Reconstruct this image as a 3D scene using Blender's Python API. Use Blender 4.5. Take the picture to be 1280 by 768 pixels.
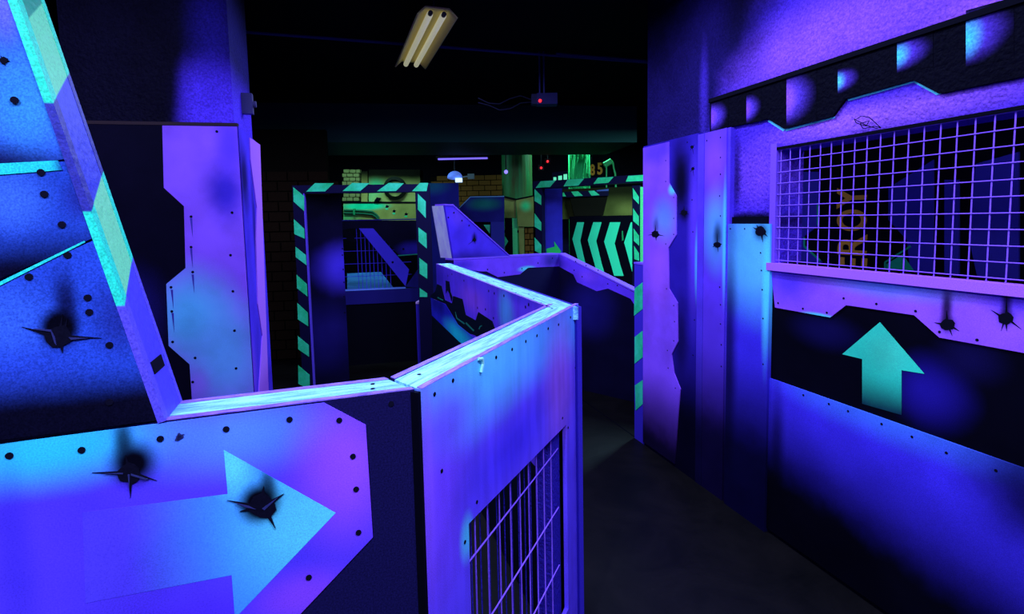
import bpy, bmesh, math, random
import numpy as np
from mathutils import Matrix, Vector

random.seed(7)
for o in list(bpy.data.objects):
    bpy.data.objects.remove(o, do_unlink=True)
S = bpy.context.scene
COL = S.collection

# ------------------------------------------------------------------ camera
F = 660.0; CX, CY = 640, 330; EYE = 1.55          # focal length and principal point in pixels of 1280x768
PITCH = math.atan(55 / 660); ROLL = 0.02
_c, _s, _cp, _sp = math.cos(ROLL), math.sin(ROLL), math.cos(PITCH), math.sin(PITCH)
FW = np.array([0, _cp, -_sp]); _U0 = np.array([0, _sp, _cp]); _R0 = np.array([1.0, 0, 0])
RT = _c * _R0 - _s * _U0; UP = _s * _R0 + _c * _U0
CAM = np.array([0, 0, EYE])
cd = bpy.data.cameras.new('camera'); cam = bpy.data.objects.new('camera', cd); COL.objects.link(cam)
cd.sensor_width = 36; cd.lens = 36 * F / 1280; cd.shift_y = (CY - 384) / 1280.0; cd.clip_start = 0.02
cam.matrix_world = Matrix(((RT[0], UP[0], -FW[0], 0), (RT[1], UP[1], -FW[1], 0), (RT[2], UP[2], -FW[2], EYE), (0, 0, 0, 1)))
S.camera = cam
# ------------------------------------------------------------------ world, exposure
w = bpy.data.worlds.new('World'); S.world = w; w.use_nodes = True
w.node_tree.nodes['Background'].inputs[0].default_value = (0.05, 0.05, 0.25, 1)
w.node_tree.nodes['Background'].inputs[1].default_value = 0.02
S.view_settings.view_transform = 'Standard'; S.view_settings.look = 'None'
S.view_settings.gamma = 1; S.view_settings.use_curve_mapping = False
S.view_settings.exposure = 0.0
COOL = (0.40, 0.50, 1.0); GREENISH = (0.42, 0.86, 1.0)
# ceiling tube fixtures out of the photograph's view (x, y, z, turn, watts, colour)
LAMPS = [(0.75, 0.25, 2.85, 0.5, 78, COOL, 'twin tube fixture on the ceiling above the mesh barrier'),
         (-0.75, -0.75, 2.85, 1.2, 85, COOL, 'twin tube fixture on the ceiling behind the photographer'),
         (-1.75, 1.0, 2.85, 1.2, 37, COOL, 'twin tube fixture on the ceiling left of the slanted fin'),
         (0.45, 2.3, 2.85, 1.9, 36, COOL, 'twin tube fixture on the ceiling above the corridor corner')]
# tube fixtures added out of sight to brighten the background and the window room
ADDED_FAR_LAMPS = [(-2.2, 7.8, 2.86, 0, 26, GREENISH, 'added twin tube fixture hidden behind the ceiling beam above the porthole wall'),
             (1.2, 8.3, 2.86, 0, 18, GREENISH, 'added twin tube fixture hidden behind the ceiling beam above the chevron wall'),
             (2.3, 5.2, 2.7, 1.2, 130, GREENISH, 'added twin tube fixture hidden behind the right column'),
             (2.05, 2.0, 2.75, 1.9, 7, COOL, 'added unseen twin tube fixture in the room behind the mesh window'),
             (-2.7, 3.9, 2.7, 1.0, 27, COOL, 'added twin tube fixture hidden behind the left column')]
UV_LAMP_W = 42


def ray(px, py): return FW + (px - CX) / F * RT - (py - CY) / F * UP
def on_z(px, py, z):
    d = ray(px, py); return CAM + (z - EYE) / d[2] * d
def at_y(px, py, y):
    d = ray(px, py); return CAM + y / d[1] * d


def C(r, g, b):                                    # sRGB 0-255 -> linear
    f = lambda x: (x / 255 / 12.92) if x <= 10.3 else ((x / 255 + 0.055) / 1.055) ** 2.4
    return (min(f(r) / 0.44, 0.98), min(f(g) / 0.53, 0.98), f(b))    # albedo under the cool tubes


class Pl:
    """vertical plane through plan points A, B (A left, B right as seen); local X along, Z up, -Y towards the viewer"""
    def __init__(s, A, B):
        s.A = np.array(A[:2], float); s.B = np.array(B[:2], float)
        d = s.B - s.A; s.L = float(np.linalg.norm(d)); s.d = d / s.L; s.n = np.array([-s.d[1], s.d[0]])
        s.M = Matrix(((s.d[0], s.n[0], 0, s.A[0]), (s.d[1], s.n[1], 0, s.A[1]), (0, 0, 1, 0), (0, 0, 0, 1)))
    def uv(s, px, py, y=0.0):
        r = ray(px, py); t = (s.n @ s.A + y) / (s.n @ r[:2]); P = CAM + t * r
        return (float((P[:2] - s.A) @ s.d), float(P[2]))
    def xy(s, u, y=0.0): return s.A + s.d * u + s.n * y
    def poly(s, pts, y=0.0): return [s.uv(a, b, y) for a, b in pts]


# ------------------------------------------------------------------ materials
def new_mat(name, rough=0.55, spec=0.3):
    m = bpy.data.materials.new(name); m.use_nodes = True
    nt = m.node_tree; b = nt.nodes['Principled BSDF']
    b.inputs['Roughness'].default_value = rough
    b.inputs['Specular IOR Level'].default_value = spec
    return m, nt, b


def finish(nt, b, sock, grain=0.10, bump=0.0, bscale=60, gscale=320):
    """fine paint speckle plus optional relief"""
    tc = nt.nodes.new('ShaderNodeTexCoord')
    nz = nt.nodes.new('ShaderNodeTexNoise'); nz.inputs['Scale'].default_value = gscale; nz.inputs['Detail'].default_value = 2
    nt.links.new(tc.outputs['Object'], nz.inputs['Vector'])
    mr = nt.nodes.new('ShaderNodeMapRange'); mr.inputs['From Min'].default_value = 0.3; mr.inputs['From Max'].default_value = 0.7
    mr.inputs['To Min'].default_value = 1 - grain; mr.inputs['To Max'].default_value = 1 + grain
    nt.links.new(nz.outputs['Fac'], mr.inputs['Value'])
    mx = nt.nodes.new('ShaderNodeVectorMath'); mx.operation = 'SCALE'
    nt.links.new(sock, mx.inputs[0]); nt.links.new(mr.outputs['Result'], mx.inputs['Scale'])
    nt.links.new(mx.outputs[0], b.inputs['Base Color'])
    if bump:
        n2 = nt.nodes.new('ShaderNodeTexNoise'); n2.inputs['Scale'].default_value = bscale; n2.inputs['Detail'].default_value = 4
        nt.links.new(tc.outputs['Object'], n2.inputs['Vector'])
        bp = nt.nodes.new('ShaderNodeBump'); bp.inputs['Strength'].default_value = bump; bp.inputs['Distance'].default_value = 0.01
        nt.links.new(n2.outputs['Fac'], bp.inputs['Height']); nt.links.new(bp.outputs['Normal'], b.inputs['Normal'])


def rgb(nt, c):
    n = nt.nodes.new('ShaderNodeRGB'); n.outputs[0].default_value = (*c, 1); return n.outputs[0]


def flat(name, c, rough=0.55, grain=0.1, bump=0.0, bscale=60, spec=0.06, metal=0.0):
    m, nt, b = new_mat(name, rough, spec); b.inputs['Metallic'].default_value = metal
    finish(nt, b, rgb(nt, c), grain, bump, bscale); return m


def glow(name, c, strength):
    m, nt, b = new_mat(name)
    b.inputs['Base Color'].default_value = (*c, 1); b.inputs['Emission Color'].default_value = (*c, 1)
    b.inputs['Emission Strength'].default_value = strength; return m


def spray(name, pl, base, items, grain=0.10, bump=0.0, bscale=60, rough=0.55, streak=0.0):
    """soft-edged paint: colour spots ('e', px, py, rx, ry, colour, strength[, core]) and fades
    ('l', (px,py), (px,py), colour, strength), given where they stand on the plane"""
    m, nt, b = new_mat(name, rough, 0.02)
    tc = nt.nodes.new('ShaderNodeTexCoord'); vec = tc.outputs['Object']
    wob = nt.nodes.new('ShaderNodeTexNoise'); wob.inputs['Scale'].default_value = 9; wob.inputs['Detail'].default_value = 5
    nt.links.new(vec, wob.inputs['Vector'])
    cur = rgb(nt, base)
    for it in items:
        if it[0] == 'e':
            _, px, py, rx, ry, col, st = it[:7]; core = it[7] if len(it) > 7 else 0.1
            u, v = pl.uv(px, py); ru = abs(pl.uv(px + rx, py)[0] - pl.uv(px - rx, py)[0]) / 2
            rv = abs(pl.uv(px, py + ry)[1] - pl.uv(px, py - ry)[1]) / 2
            mp = nt.nodes.new('ShaderNodeMapping'); mp.vector_type = 'TEXTURE'
            mp.inputs['Location'].default_value = (u, 0, v); mp.inputs['Scale'].default_value = (ru, 1, rv)
            nt.links.new(vec, mp.inputs['Vector'])
            ln = nt.nodes.new('ShaderNodeVectorMath'); ln.operation = 'LENGTH'; nt.links.new(mp.outputs[0], ln.inputs[0])
            val = ln.outputs['Value']; f0, f1 = 1.0, core
        else:
            _, p0, p1, col, st = it[:5]
            a = np.array(pl.uv(*p0)); c2 = np.array(pl.uv(*p1)); d = c2 - a; d = d / (d @ d)
            dt = nt.nodes.new('ShaderNodeVectorMath'); dt.operation = 'DOT_PRODUCT'; dt.inputs[1].default_value = (d[0], 0, d[1])
            nt.links.new(vec, dt.inputs[0])
            ad = nt.nodes.new('ShaderNodeMath'); ad.operation = 'SUBTRACT'; ad.inputs[1].default_value = float(d @ a)
            nt.links.new(dt.outputs['Value'], ad.inputs[0]); val = ad.outputs[0]; f0, f1 = 0.0, 1.0
        aw = nt.nodes.new('ShaderNodeMath'); aw.operation = 'MULTIPLY_ADD'; aw.inputs[1].default_value = 0.22
        sb = nt.nodes.new('ShaderNodeMath'); sb.operation = 'SUBTRACT'; sb.inputs[1].default_value = 0.5
        nt.links.new(wob.outputs['Fac'], sb.inputs[0]); nt.links.new(sb.outputs[0], aw.inputs[0]); nt.links.new(val, aw.inputs[2])
        mr = nt.nodes.new('ShaderNodeMapRange'); mr.interpolation_type = 'SMOOTHSTEP'
        mr.inputs['From Min'].default_value = f0; mr.inputs['From Max'].default_value = f1
        mr.inputs['To Min'].default_value = 0; mr.inputs['To Max'].default_value = st
        nt.links.new(aw.outputs[0], mr.inputs['Value'])
        mx = nt.nodes.new('ShaderNodeMix'); mx.data_type = 'RGBA'
        nt.links.new(mr.outputs['Result'], mx.inputs[0]); nt.links.new(cur, mx.inputs[6]); nt.links.new(rgb(nt, col), mx.inputs[7])
        cur = mx.outputs[2]
    mz = nt.nodes.new('ShaderNodeTexNoise'); mz.inputs['Scale'].default_value = 4.5; mz.inputs['Detail'].default_value = 3   # mottled spray coats
    nt.links.new(vec, mz.inputs['Vector'])
    mm = nt.nodes.new('ShaderNodeMapRange'); mm.inputs['From Min'].default_value = 0.3; mm.inputs['From Max'].default_value = 0.7
    mm.inputs['To Min'].default_value = 0.78; mm.inputs['To Max'].default_value = 1.14; nt.links.new(mz.outputs['Fac'], mm.inputs['Value'])
    ms = nt.nodes.new('ShaderNodeVectorMath'); ms.operation = 'SCALE'; nt.links.new(cur, ms.inputs[0]); nt.links.new(mm.outputs[0], ms.inputs['Scale']); cur = ms.outputs[0]
    if streak:                                        # wiped vertical streaks in the paint
        mp = nt.nodes.new('ShaderNodeMapping'); mp.inputs['Scale'].default_value = (26, 26, 2.2); nt.links.new(vec, mp.inputs['Vector'])
        nz = nt.nodes.new('ShaderNodeTexNoise'); nz.inputs['Scale'].default_value = 1; nz.inputs['Detail'].default_value = 3
        nt.links.new(mp.outputs[0], nz.inputs['Vector'])
        mr = nt.nodes.new('ShaderNodeMapRange'); mr.inputs['From Min'].default_value = 0.3; mr.inputs['From Max'].default_value = 0.7
        mr.inputs['To Min'].default_value = 1 - streak; mr.inputs['To Max'].default_value = 1 + streak
        nt.links.new(nz.outputs['Fac'], mr.inputs['Value'])
        sc = nt.nodes.new('ShaderNodeVectorMath'); sc.operation = 'SCALE'
        nt.links.new(cur, sc.inputs[0]); nt.links.new(mr.outputs[0], sc.inputs['Scale']); cur = sc.outputs[0]
    finish(nt, b, cur, 0.28 if bump else grain * 1.5, bump, bscale, 130 if bump else 420); return m


def wood(name, c1, c2, axis=(1, 1, 1), scale=18, rough=0.5):
    """painted timber, worn along the grain; axis = stretch of the grain"""
    m, nt, b = new_mat(name, rough)
    tc = nt.nodes.new('ShaderNodeTexCoord'); mp = nt.nodes.new('ShaderNodeMapping'); mp.inputs['Scale'].default_value = axis
    nt.links.new(tc.outputs['Object'], mp.inputs['Vector'])
    nz = nt.nodes.new('ShaderNodeTexNoise'); nz.inputs['Scale'].default_value = scale; nz.inputs['Detail'].default_value = 6
    nz.inputs['Roughness'].default_value = 0.65; nt.links.new(mp.outputs[0], nz.inputs['Vector'])
    cr = nt.nodes.new('ShaderNodeValToRGB'); cr.color_ramp.elements[0].position = 0.35; cr.color_ramp.elements[1].position = 0.62
    cr.color_ramp.elements[0].color = (*c1, 1); cr.color_ramp.elements[1].color = (*c2, 1)
    nt.links.new(nz.outputs['Fac'], cr.inputs['Fac'])
    finish(nt, b, cr.outputs[0], 0.12, 0.15, 90); return m


def bands(name, vec, stops, grain=0.15, rough=0.5):
    """hard-edged paint bands along vec (object space): stops = [(value, colour) ...]"""
    m, nt, b = new_mat(name, rough)
    tc = nt.nodes.new('ShaderNodeTexCoord')
    dt = nt.nodes.new('ShaderNodeVectorMath'); dt.operation = 'DOT_PRODUCT'; dt.inputs[1].default_value = vec
    nt.links.new(tc.outputs['Object'], dt.inputs[0])
    cur = rgb(nt, stops[0][1])
    for val, col in stops[1:]:
        mr = nt.nodes.new('ShaderNodeMapRange'); mr.inputs['From Min'].default_value = val; mr.inputs['From Max'].default_value = val + 0.003
        nt.links.new(dt.outputs['Value'], mr.inputs['Value'])
        mx = nt.nodes.new('ShaderNodeMix'); mx.data_type = 'RGBA'
        nt.links.new(mr.outputs[0], mx.inputs[0]); nt.links.new(cur, mx.inputs[6]); nt.links.new(rgb(nt, col), mx.inputs[7]); cur = mx.outputs[2]
    finish(nt, b, cur, grain, 0.2, 70); return m


BLACK = C(4, 4, 20); PURPLE = C(112, 62, 255); VIOLET = C(74, 46, 250); BLUE = C(52, 40, 235); DEEP = C(30, 24, 150)
AZURE = C(62, 120, 255); CYAN = C(70, 205, 255); AQUA = C(40, 225, 240); TEAL = C(35, 215, 165); LILAC = C(150, 100, 250)
NAVY = C(16, 14, 80)
M = {}
M['black'] = flat('black_paint', BLACK, 0.6, 0.15, spec=0.03)
# (stripe paint is set after wood() below)
M['hole'] = flat('screw_hole_black', C(8, 8, 30), 0.7, spec=0.03)
M['burst'] = flat('black_burst_paint', C(7, 7, 28), 0.7, 0.2, spec=0.03)
M['tear'] = flat('slate_tear_paint', C(32, 36, 100), 0.6)
M['ply_edge'] = wood('lilac_plywood_edge', C(60, 46, 190), C(128, 98, 230), (3, 30, 30), 12)
M['rail'] = wood('pale_cyan_painted_timber', C(62, 120, 225), C(120, 200, 250), (1.2, 14, 14), 9)
M['teal'] = None
M['teal'] = wood('teal_stripe_paint', C(20, 165, 125), C(45, 235, 180), (1, 1, 1), 7)
M['teal_dim'] = flat('dull_teal_paint', C(22, 120, 92), 0.5, 0.25)
M['navy'] = flat('navy_paint', NAVY, 0.55, 0.2)
M['wire'] = flat('violet_coated_wire', C(112, 78, 255), 0.45, 0.15)
M['metal'] = flat('dull_blue_metal', C(60, 60, 120), 0.4, 0.1)
M['grey'] = flat('dark_grey_plastic', C(40, 42, 62), 0.5)
M['plaster_dark'] = flat('dark_textured_plaster', C(10, 9, 36), 0.6, 0.2, 0.8, 55)
M['brick'] = flat('tan_brick', C(84, 60, 34), 0.8, 0.3, 0.4, 60)
M['brick_dark'] = flat('dark_brown_brick', C(22, 14, 12), 0.8, 0.3, 0.4, 60)
M['mortar'] = flat('dark_mortar', C(10, 8, 8), 0.9)
M['orange'] = flat('orange_stencil_paint', C(235, 130, 60), 0.6, 0.2)
M['red'] = glow('red_indicator', (1, 0.02, 0.03), 2.0)


# ------------------------------------------------------------------ mesh helpers
def tag(o, label=None, cat=None, group=None, kind=None):
    if label: o['label'] = label
    if cat: o['category'] = cat
    if group: o['group'] = group
    if kind: o['kind'] = kind
    return o


def link(name, bm, mat, parent=None, matrix=None, smooth=False):
    bmesh.ops.recalc_face_normals(bm, faces=bm.faces)
    me = bpy.data.meshes.new(name); bm.to_mesh(me); bm.free()
    if mat is not None: me.materials.append(mat)
    if smooth:
        for p in me.polygons: p.use_smooth = True
    o = bpy.data.objects.new(name, me); COL.objects.link(o)
    if parent is not None: o.parent = parent
    if matrix is not None: o.matrix_world = matrix
    return o


def empty(name, pl=None, label=None, cat=None, group=None, kind=None, matrix=None):
    o = bpy.data.objects.new(name, None); COL.objects.link(o); o.empty_display_size = 0.1
    o.matrix_world = pl.M if pl is not None else (matrix or Matrix())
    return tag(o, label, cat, group, kind)


def add_prism(bm, poly, y0, y1):
    """poly of (u, v) in a wall frame, extruded from depth y0 to y1"""
    a = [bm.verts.new((u, y0, v)) for u, v in poly]; c = [bm.verts.new((u, y1, v)) for u, v in poly]
    bm.faces.new(a); bm.faces.new(c[::-1]); n = len(a)
    for i in range(n): bm.faces.new((a[i], a[(i + 1) % n], c[(i + 1) % n], c[i]))


def add_plan(bm, pts, z0, z1):
    a = [bm.verts.new((x, y, z0)) for x, y in pts]; c = [bm.verts.new((x, y, z1)) for x, y in pts]
    bm.faces.new(a); bm.faces.new(c[::-1]); n = len(a)
    for i in range(n): bm.faces.new((a[i], a[(i + 1) % n], c[(i + 1) % n], c[i]))


def add_box(bm, x0, x1, y0, y1, z0, z1): add_plan(bm, [(x0, y0), (x1, y0), (x1, y1), (x0, y1)], z0, z1)


def add_tube(bm, p, q, r, n=6, cap=True, r2=None):
    p, q = Vector(p), Vector(q); d = (q - p).normalized(); r2 = r if r2 is None else r2
    s = d.orthogonal().normalized(); t = d.cross(s)
    A = [bm.verts.new(p + (s * math.cos(k * 2 * math.pi / n) + t * math.sin(k * 2 * math.pi / n)) * r) for k in range(n)]
    B = [bm.verts.new(q + (s * math.cos(k * 2 * math.pi / n) + t * math.sin(k * 2 * math.pi / n)) * r2) for k in range(n)]
    for k in range(n): bm.faces.new((A[k], A[(k + 1) % n], B[(k + 1) % n], B[k]))
    if cap: bm.faces.new(A[::-1]); bm.faces.new(B)


def add_path(bm, pts, r, n=6):
    for a, c in zip(pts[:-1], pts[1:]): add_tube(bm, a, c, r, n)


def prism(name, poly, y0, y1, mat, parent, matrix=None):
    bm = bmesh.new()
    for P in (poly if isinstance(poly[0], list) else [poly]): add_prism(bm, P, y0, y1)
    return link(name, bm, mat, parent, matrix)


def plan(name, pts, z0, z1, mat, parent, matrix=None):
    bm = bmesh.new(); add_plan(bm, pts, z0, z1); return link(name, bm, mat, parent, matrix)


def box(name, x0, x1, y0, y1, z0, z1, mat, parent, matrix=None):
    bm = bmesh.new(); add_box(bm, x0, x1, y0, y1, z0, z1); return link(name, bm, mat, parent, matrix)


def rect(u0, v0, u1, v1): return [(u0, v0), (u1, v0), (u1, v1), (u0, v1)]


_disc = {}
def screws(pl, parent, pix, y=0.0, r=0.0048, up=False):
    """countersunk screw heads, shared mesh"""
    if r not in _disc:
        bm = bmesh.new()
        add_prism(bm, [(r * math.cos(k * math.pi / 5), r * math.sin(k * math.pi / 5)) for k in range(10)], -0.0012, 0)
        o = link('screw', bm, M['hole']); _disc[r] = o.data; bpy.data.objects.remove(o)
    for px, py in pix:
        u, v = pl.uv(px, py)
        o = bpy.data.objects.new('screw', _disc[r]); COL.objects.link(o); o.parent = parent; o.location = (u, y, v)


def burst(pl, parent, cx, cy, tips, core, y, tears=()):
    """bullet impact: jagged black burst with thin spikes; tears = pale torn ridges"""
    rr = random.Random(int(cx * 7 + cy)); pts = []
    T = sorted(tips, key=lambda t: math.atan2(t[1] - cy, t[0] - cx))
    for i, (tx, ty) in enumerate(T):
        nx, ny = T[(i + 1) % len(T)]
        a0 = math.atan2(ty - cy, tx - cx); a1 = math.atan2(ny - cy, nx - cx)
        if a1 <= a0: a1 += 2 * math.pi
        w_ = min(0.13, (a1 - a0) / 4)
        pts.append((tx, ty)); n = max(2, int((a1 - a0) / 0.55))
        for k in range(n + 1):
            a = a0 + w_ + (a1 - a0 - 2 * w_) * k / n; q = core * rr.uniform(0.85, 1.15)
            pts.append((cx + q * math.cos(a), cy + q * math.sin(a) * 0.85))
    o = prism('bullet_mark', pl.poly(pts), y - 0.0012, y, M['burst'], parent)
    o['label'] = 'black jagged bullet burst'
    for t in tears:
        prism('torn_edge', pl.poly(t), -0.0012, 0.0, M['tear'], o).location = (0, y - 0.0012, 0)
    return o


def decal(name, pl, parent, pix, mat, y, th=0.0015):
    return prism(name, pl.poly(pix), y - th, y, mat, parent)


# ================================================================== ROOM
CEIL = 2.95
m, nt, b = new_mat('scuffed_dark_floor', 0.5, 0.15)
tc = nt.nodes.new('ShaderNodeTexCoord'); nz = nt.nodes.new('ShaderNodeTexNoise'); nz.inputs['Scale'].default_value = 2.6; nz.inputs['Detail'].default_value = 8
nz.inputs['Roughness'].default_value = 0.7; nz.inputs['Distortion'].default_value = 0.6
nt.links.new(tc.outputs['Object'], nz.inputs['Vector'])
cr = nt.nodes.new('ShaderNodeValToRGB'); cr.color_ramp.elements[0].position = 0.36; cr.color_ramp.elements[1].position = 0.68
cr.color_ramp.elements[0].color = (*C(4, 4, 8), 1); cr.color_ramp.elements[1].color = (*C(13, 12, 19), 1)
nt.links.new(nz.outputs['Fac'], cr.inputs['Fac']); finish(nt, b, cr.outputs[0], 0.2, 0.1, 30, 200)
M['floor'] = m
M['room'] = flat('near_black_wall_paint', C(5, 5, 20), 0.7, 0.2, 0.3, 40, spec=0.03)
M['ceil'] = flat('black_ceiling_paint', C(3, 3, 14), 0.8, 0.2, spec=0.03)

tag(box('floor', -5.2, 5.2, -3.2, 9.9, -0.1, 0, M['floor'], None), 'dark grey scuffed floor of the arena corridor', 'floor', kind='structure')
tag(box('ceiling', -5.2, 5.2, -3.2, 9.9, CEIL, CEIL + 0.1, M['ceil'], None), 'black ceiling above the arena', 'ceiling', kind='structure')
tag(box('wall_left', -5.2, -5.08, -3.2, 9.9, 0, CEIL, M['room'], None), 'near black wall at the far left of the arena', 'wall', kind='structure')
tag(box('wall_back', -5.08, 5.08, 9.6, 9.72, 0, CEIL, M['room'], None), 'near black wall at the back of the arena', 'wall', kind='structure')
tag(box('wall_rear', -5.08, 5.08, -3.2, -3.08, 0, CEIL, M['room'], None), 'near black wall behind the photographer', 'wall', kind='structure')
tag(box('wall_far_right', 5.08, 5.2, -3.2, 9.9, 0, CEIL, M['room'], None), 'near black wall at the far right of the arena', 'wall', kind='structure')
# downstand beam across the arena
BMp = Pl(on_z(430, 178, 2.5), on_z(806, 178, 2.5))
bm = bmesh.new(); add_box(bm, -3.2, 3.6, 0, 1.25, 2.5, CEIL)
o = link('trim_1', bm, flat('dark_teal_grey_paint', C(26, 56, 72), 0.7, 0.2), None, BMp.M)
tag(o, 'dark downstand beam crossing the ceiling', 'beam', kind='structure')

# ================================================================== RIGHT WALL (mesh window)
RW = Pl(on_z(794, 547, 0), on_z(1105, 768, 0))
UE = RW.uv(1280, 300)[0] + 2.9                       # runs on past the frame
uw0 = RW.uv(972, 250)[0]; uw1 = UE - 0.6; VB, VT = 1.325, 1.845
u880 = RW.uv(880, 200)[0]; u805 = RW.uv(806, 300)[0]
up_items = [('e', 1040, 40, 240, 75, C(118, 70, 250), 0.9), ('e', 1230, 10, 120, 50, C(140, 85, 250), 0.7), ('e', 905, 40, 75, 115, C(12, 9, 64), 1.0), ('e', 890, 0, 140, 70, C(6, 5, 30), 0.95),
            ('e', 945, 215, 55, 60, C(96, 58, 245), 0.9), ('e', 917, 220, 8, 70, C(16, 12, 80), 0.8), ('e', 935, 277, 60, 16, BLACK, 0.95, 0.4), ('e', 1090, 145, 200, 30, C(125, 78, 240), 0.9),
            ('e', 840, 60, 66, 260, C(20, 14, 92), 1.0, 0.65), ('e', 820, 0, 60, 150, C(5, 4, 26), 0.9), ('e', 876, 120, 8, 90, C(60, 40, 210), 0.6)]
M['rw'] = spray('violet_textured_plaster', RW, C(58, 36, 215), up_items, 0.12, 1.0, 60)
bm = bmesh.new()
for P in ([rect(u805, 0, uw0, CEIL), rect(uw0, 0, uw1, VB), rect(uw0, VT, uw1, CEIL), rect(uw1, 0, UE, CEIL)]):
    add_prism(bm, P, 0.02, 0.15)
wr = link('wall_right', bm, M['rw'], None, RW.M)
tag(wr, 'violet plastered corridor wall with mesh window', 'wall', kind='structure')
# window reveal faces / lining boards
M['lining'] = flat('violet_lining_board', C(95, 62, 240), 0.5, 0.15)
for nm, P in (('window_lining', rect(uw0 - 0.035, VB, uw0, VT + 0.03)), ('window_lining', rect(uw0, VT, uw1, VT + 0.012))):
    prism(nm, P, -0.012, 0.02, M['lining'] if P[0][1] < VT else M['black'], wr)  # top lining is coloured black to stand in for the lintel's shadow
M['sill'] = flat('lilac_sill_board', C(140, 85, 240), 0.5, 0.2)
prism('window_sill', rect(uw0 - 0.035, VB - 0.035, UE, VB), -0.025, 0.15, M['sill'], wr)
# lower cladding: black backing sheet, panels on it
prism('backing_sheet', rect(uw0 - 0.03, 0, UE, VB - 0.035), 0.0, 0.02,
      spray('black_blue_haze_sheet', RW, BLACK, [('e', 1160, 490, 70, 60, C(26, 18, 150), 0.85), ('e', 1030, 415, 60, 30, C(14, 11, 80), 0.8), ('e', 1210, 450, 60, 40, C(14, 11, 76), 0.7)], 0.2), wr)
zz = [(970, 384.5), (1039, 397), (1059, 381.5), (1144, 394), (1175.5, 422), (1280, 441)]
P = [(uw0 - 0.025, VB - 0.037)] + RW.poly(zz); vv = P[-1][1]
P = P + [(UE, vv), (UE, VB - 0.037)]
mt = spray('lilac_airbrushed_panel', RW, C(122, 72, 250), [('e', 985, 350, 45, 45, BLUE, 0.8), ('e', 1110, 352, 130, 30, AZURE, 0.75), ('e', 1025, 396, 30, 6, CYAN, 1.0, 0.3),
     ('e', 1268, 360, 70, 60, BLUE, 0.8), ('e', 1185, 385, 11, 42, BLACK, 0.9), ('e', 1260, 375, 10, 40, BLACK, 0.85), ('e', 1186, 405, 16, 16, BLACK, 0.9), ('e', 1259, 396, 16, 18, BLACK, 0.9)], 0.1)
zp = prism('zigzag_panel', P, -0.006, 0.0, mt, wr); zp['label'] = 'lilac panel with zigzag lower edge'
screws(RW, wr, [(974, 379), (1005, 386), (1035, 391), (1056, 373), (1097, 380), (1146, 389), (1176, 415), (1223, 425)], -0.006)
burst(RW, wr, 1186, 406, [(1169, 403), (1201, 414), (1185, 388), (1192, 420)], 9, -0.006)
burst(RW, wr, 1259, 398, [(1240, 387), (1279, 412), (1260, 372), (1253, 414), (1260, 414)], 9, -0.006)
# green up arrow on the black sheet
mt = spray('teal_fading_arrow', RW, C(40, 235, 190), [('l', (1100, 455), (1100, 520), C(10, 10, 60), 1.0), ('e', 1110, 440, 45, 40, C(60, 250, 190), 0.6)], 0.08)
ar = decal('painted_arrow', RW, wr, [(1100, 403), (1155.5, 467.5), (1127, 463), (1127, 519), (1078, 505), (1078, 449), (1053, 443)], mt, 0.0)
ar['label'] = 'glowing teal up arrow'
# lower blue panel
P = [(uw0 - 0.02, 0.77), (UE, 0.77), (UE, 0.02), (uw0 - 0.02, 0.02)]
mt = spray('deep_blue_fading_panel', RW, BLUE, [('e', 1110, 520, 210, 45, C(56, 105, 255), 0.85), ('l', (1110, 545), (1085, 690), BLACK, 1.0), ('e', 1300, 625, 150, 110, C(8, 8, 50), 0.9), ('e', 972, 560, 14, 120, BLACK, 0.7)], 0.14)  # panel colour goes to black towards the floor
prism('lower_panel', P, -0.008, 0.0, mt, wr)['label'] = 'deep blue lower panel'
screws(RW, wr, [(1006, 494), (1038, 505), (1062, 514), (1104, 530), (1142, 546), (1185, 566), (1247, 588)], -0.008)
# dark kick board
# cladding panels left of the window
vtop = 2.0
c3t = RW.uv(940, 280)[1]; ua = RW.uv(913, 350)[0]; ub = RW.uv(966, 350)[0]
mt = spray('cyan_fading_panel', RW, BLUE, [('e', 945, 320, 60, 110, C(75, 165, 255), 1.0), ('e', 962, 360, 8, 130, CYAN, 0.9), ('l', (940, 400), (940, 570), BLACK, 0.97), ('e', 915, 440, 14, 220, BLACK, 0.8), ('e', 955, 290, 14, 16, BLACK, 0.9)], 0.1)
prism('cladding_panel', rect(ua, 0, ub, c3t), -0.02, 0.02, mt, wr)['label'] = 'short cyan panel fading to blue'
burst(RW, wr, 955, 289, [(945, 284), (964, 296), (958, 303), (950, 281)], 7, -0.02)
screws(RW, wr, [(935, 286), (917, 286), (955, 316), (956, 338), (957, 362), (958, 398), (958, 455)], -0.02, 0.004)
prism('shadow_strip', rect(ua, c3t, ub, c3t + 0.035), 0.005, 0.02, M['black'], wr)  # painted shade above the short panel; the plaster's black spot extends it
ua2 = RW.uv(882, 300)[0]; ub2 = RW.uv(909, 300)[0]
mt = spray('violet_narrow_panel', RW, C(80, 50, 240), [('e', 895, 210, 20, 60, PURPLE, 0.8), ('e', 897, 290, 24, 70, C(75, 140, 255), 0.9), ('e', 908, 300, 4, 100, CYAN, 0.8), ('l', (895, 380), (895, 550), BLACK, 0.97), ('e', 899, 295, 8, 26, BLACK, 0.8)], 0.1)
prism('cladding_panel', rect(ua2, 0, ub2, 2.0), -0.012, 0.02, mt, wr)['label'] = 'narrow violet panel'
burst(RW, wr, 899, 306, [(893, 309), (905, 305), (899, 292), (900, 315)], 4.5, -0.012)
screws(RW, wr, [(886, 176), (903, 172), (903, 197), (903, 218), (902, 245), (903, 270), (902, 359), (903, 381), (903, 405), (904, 431), (904, 458)], -0.012, 0.004)
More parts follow.
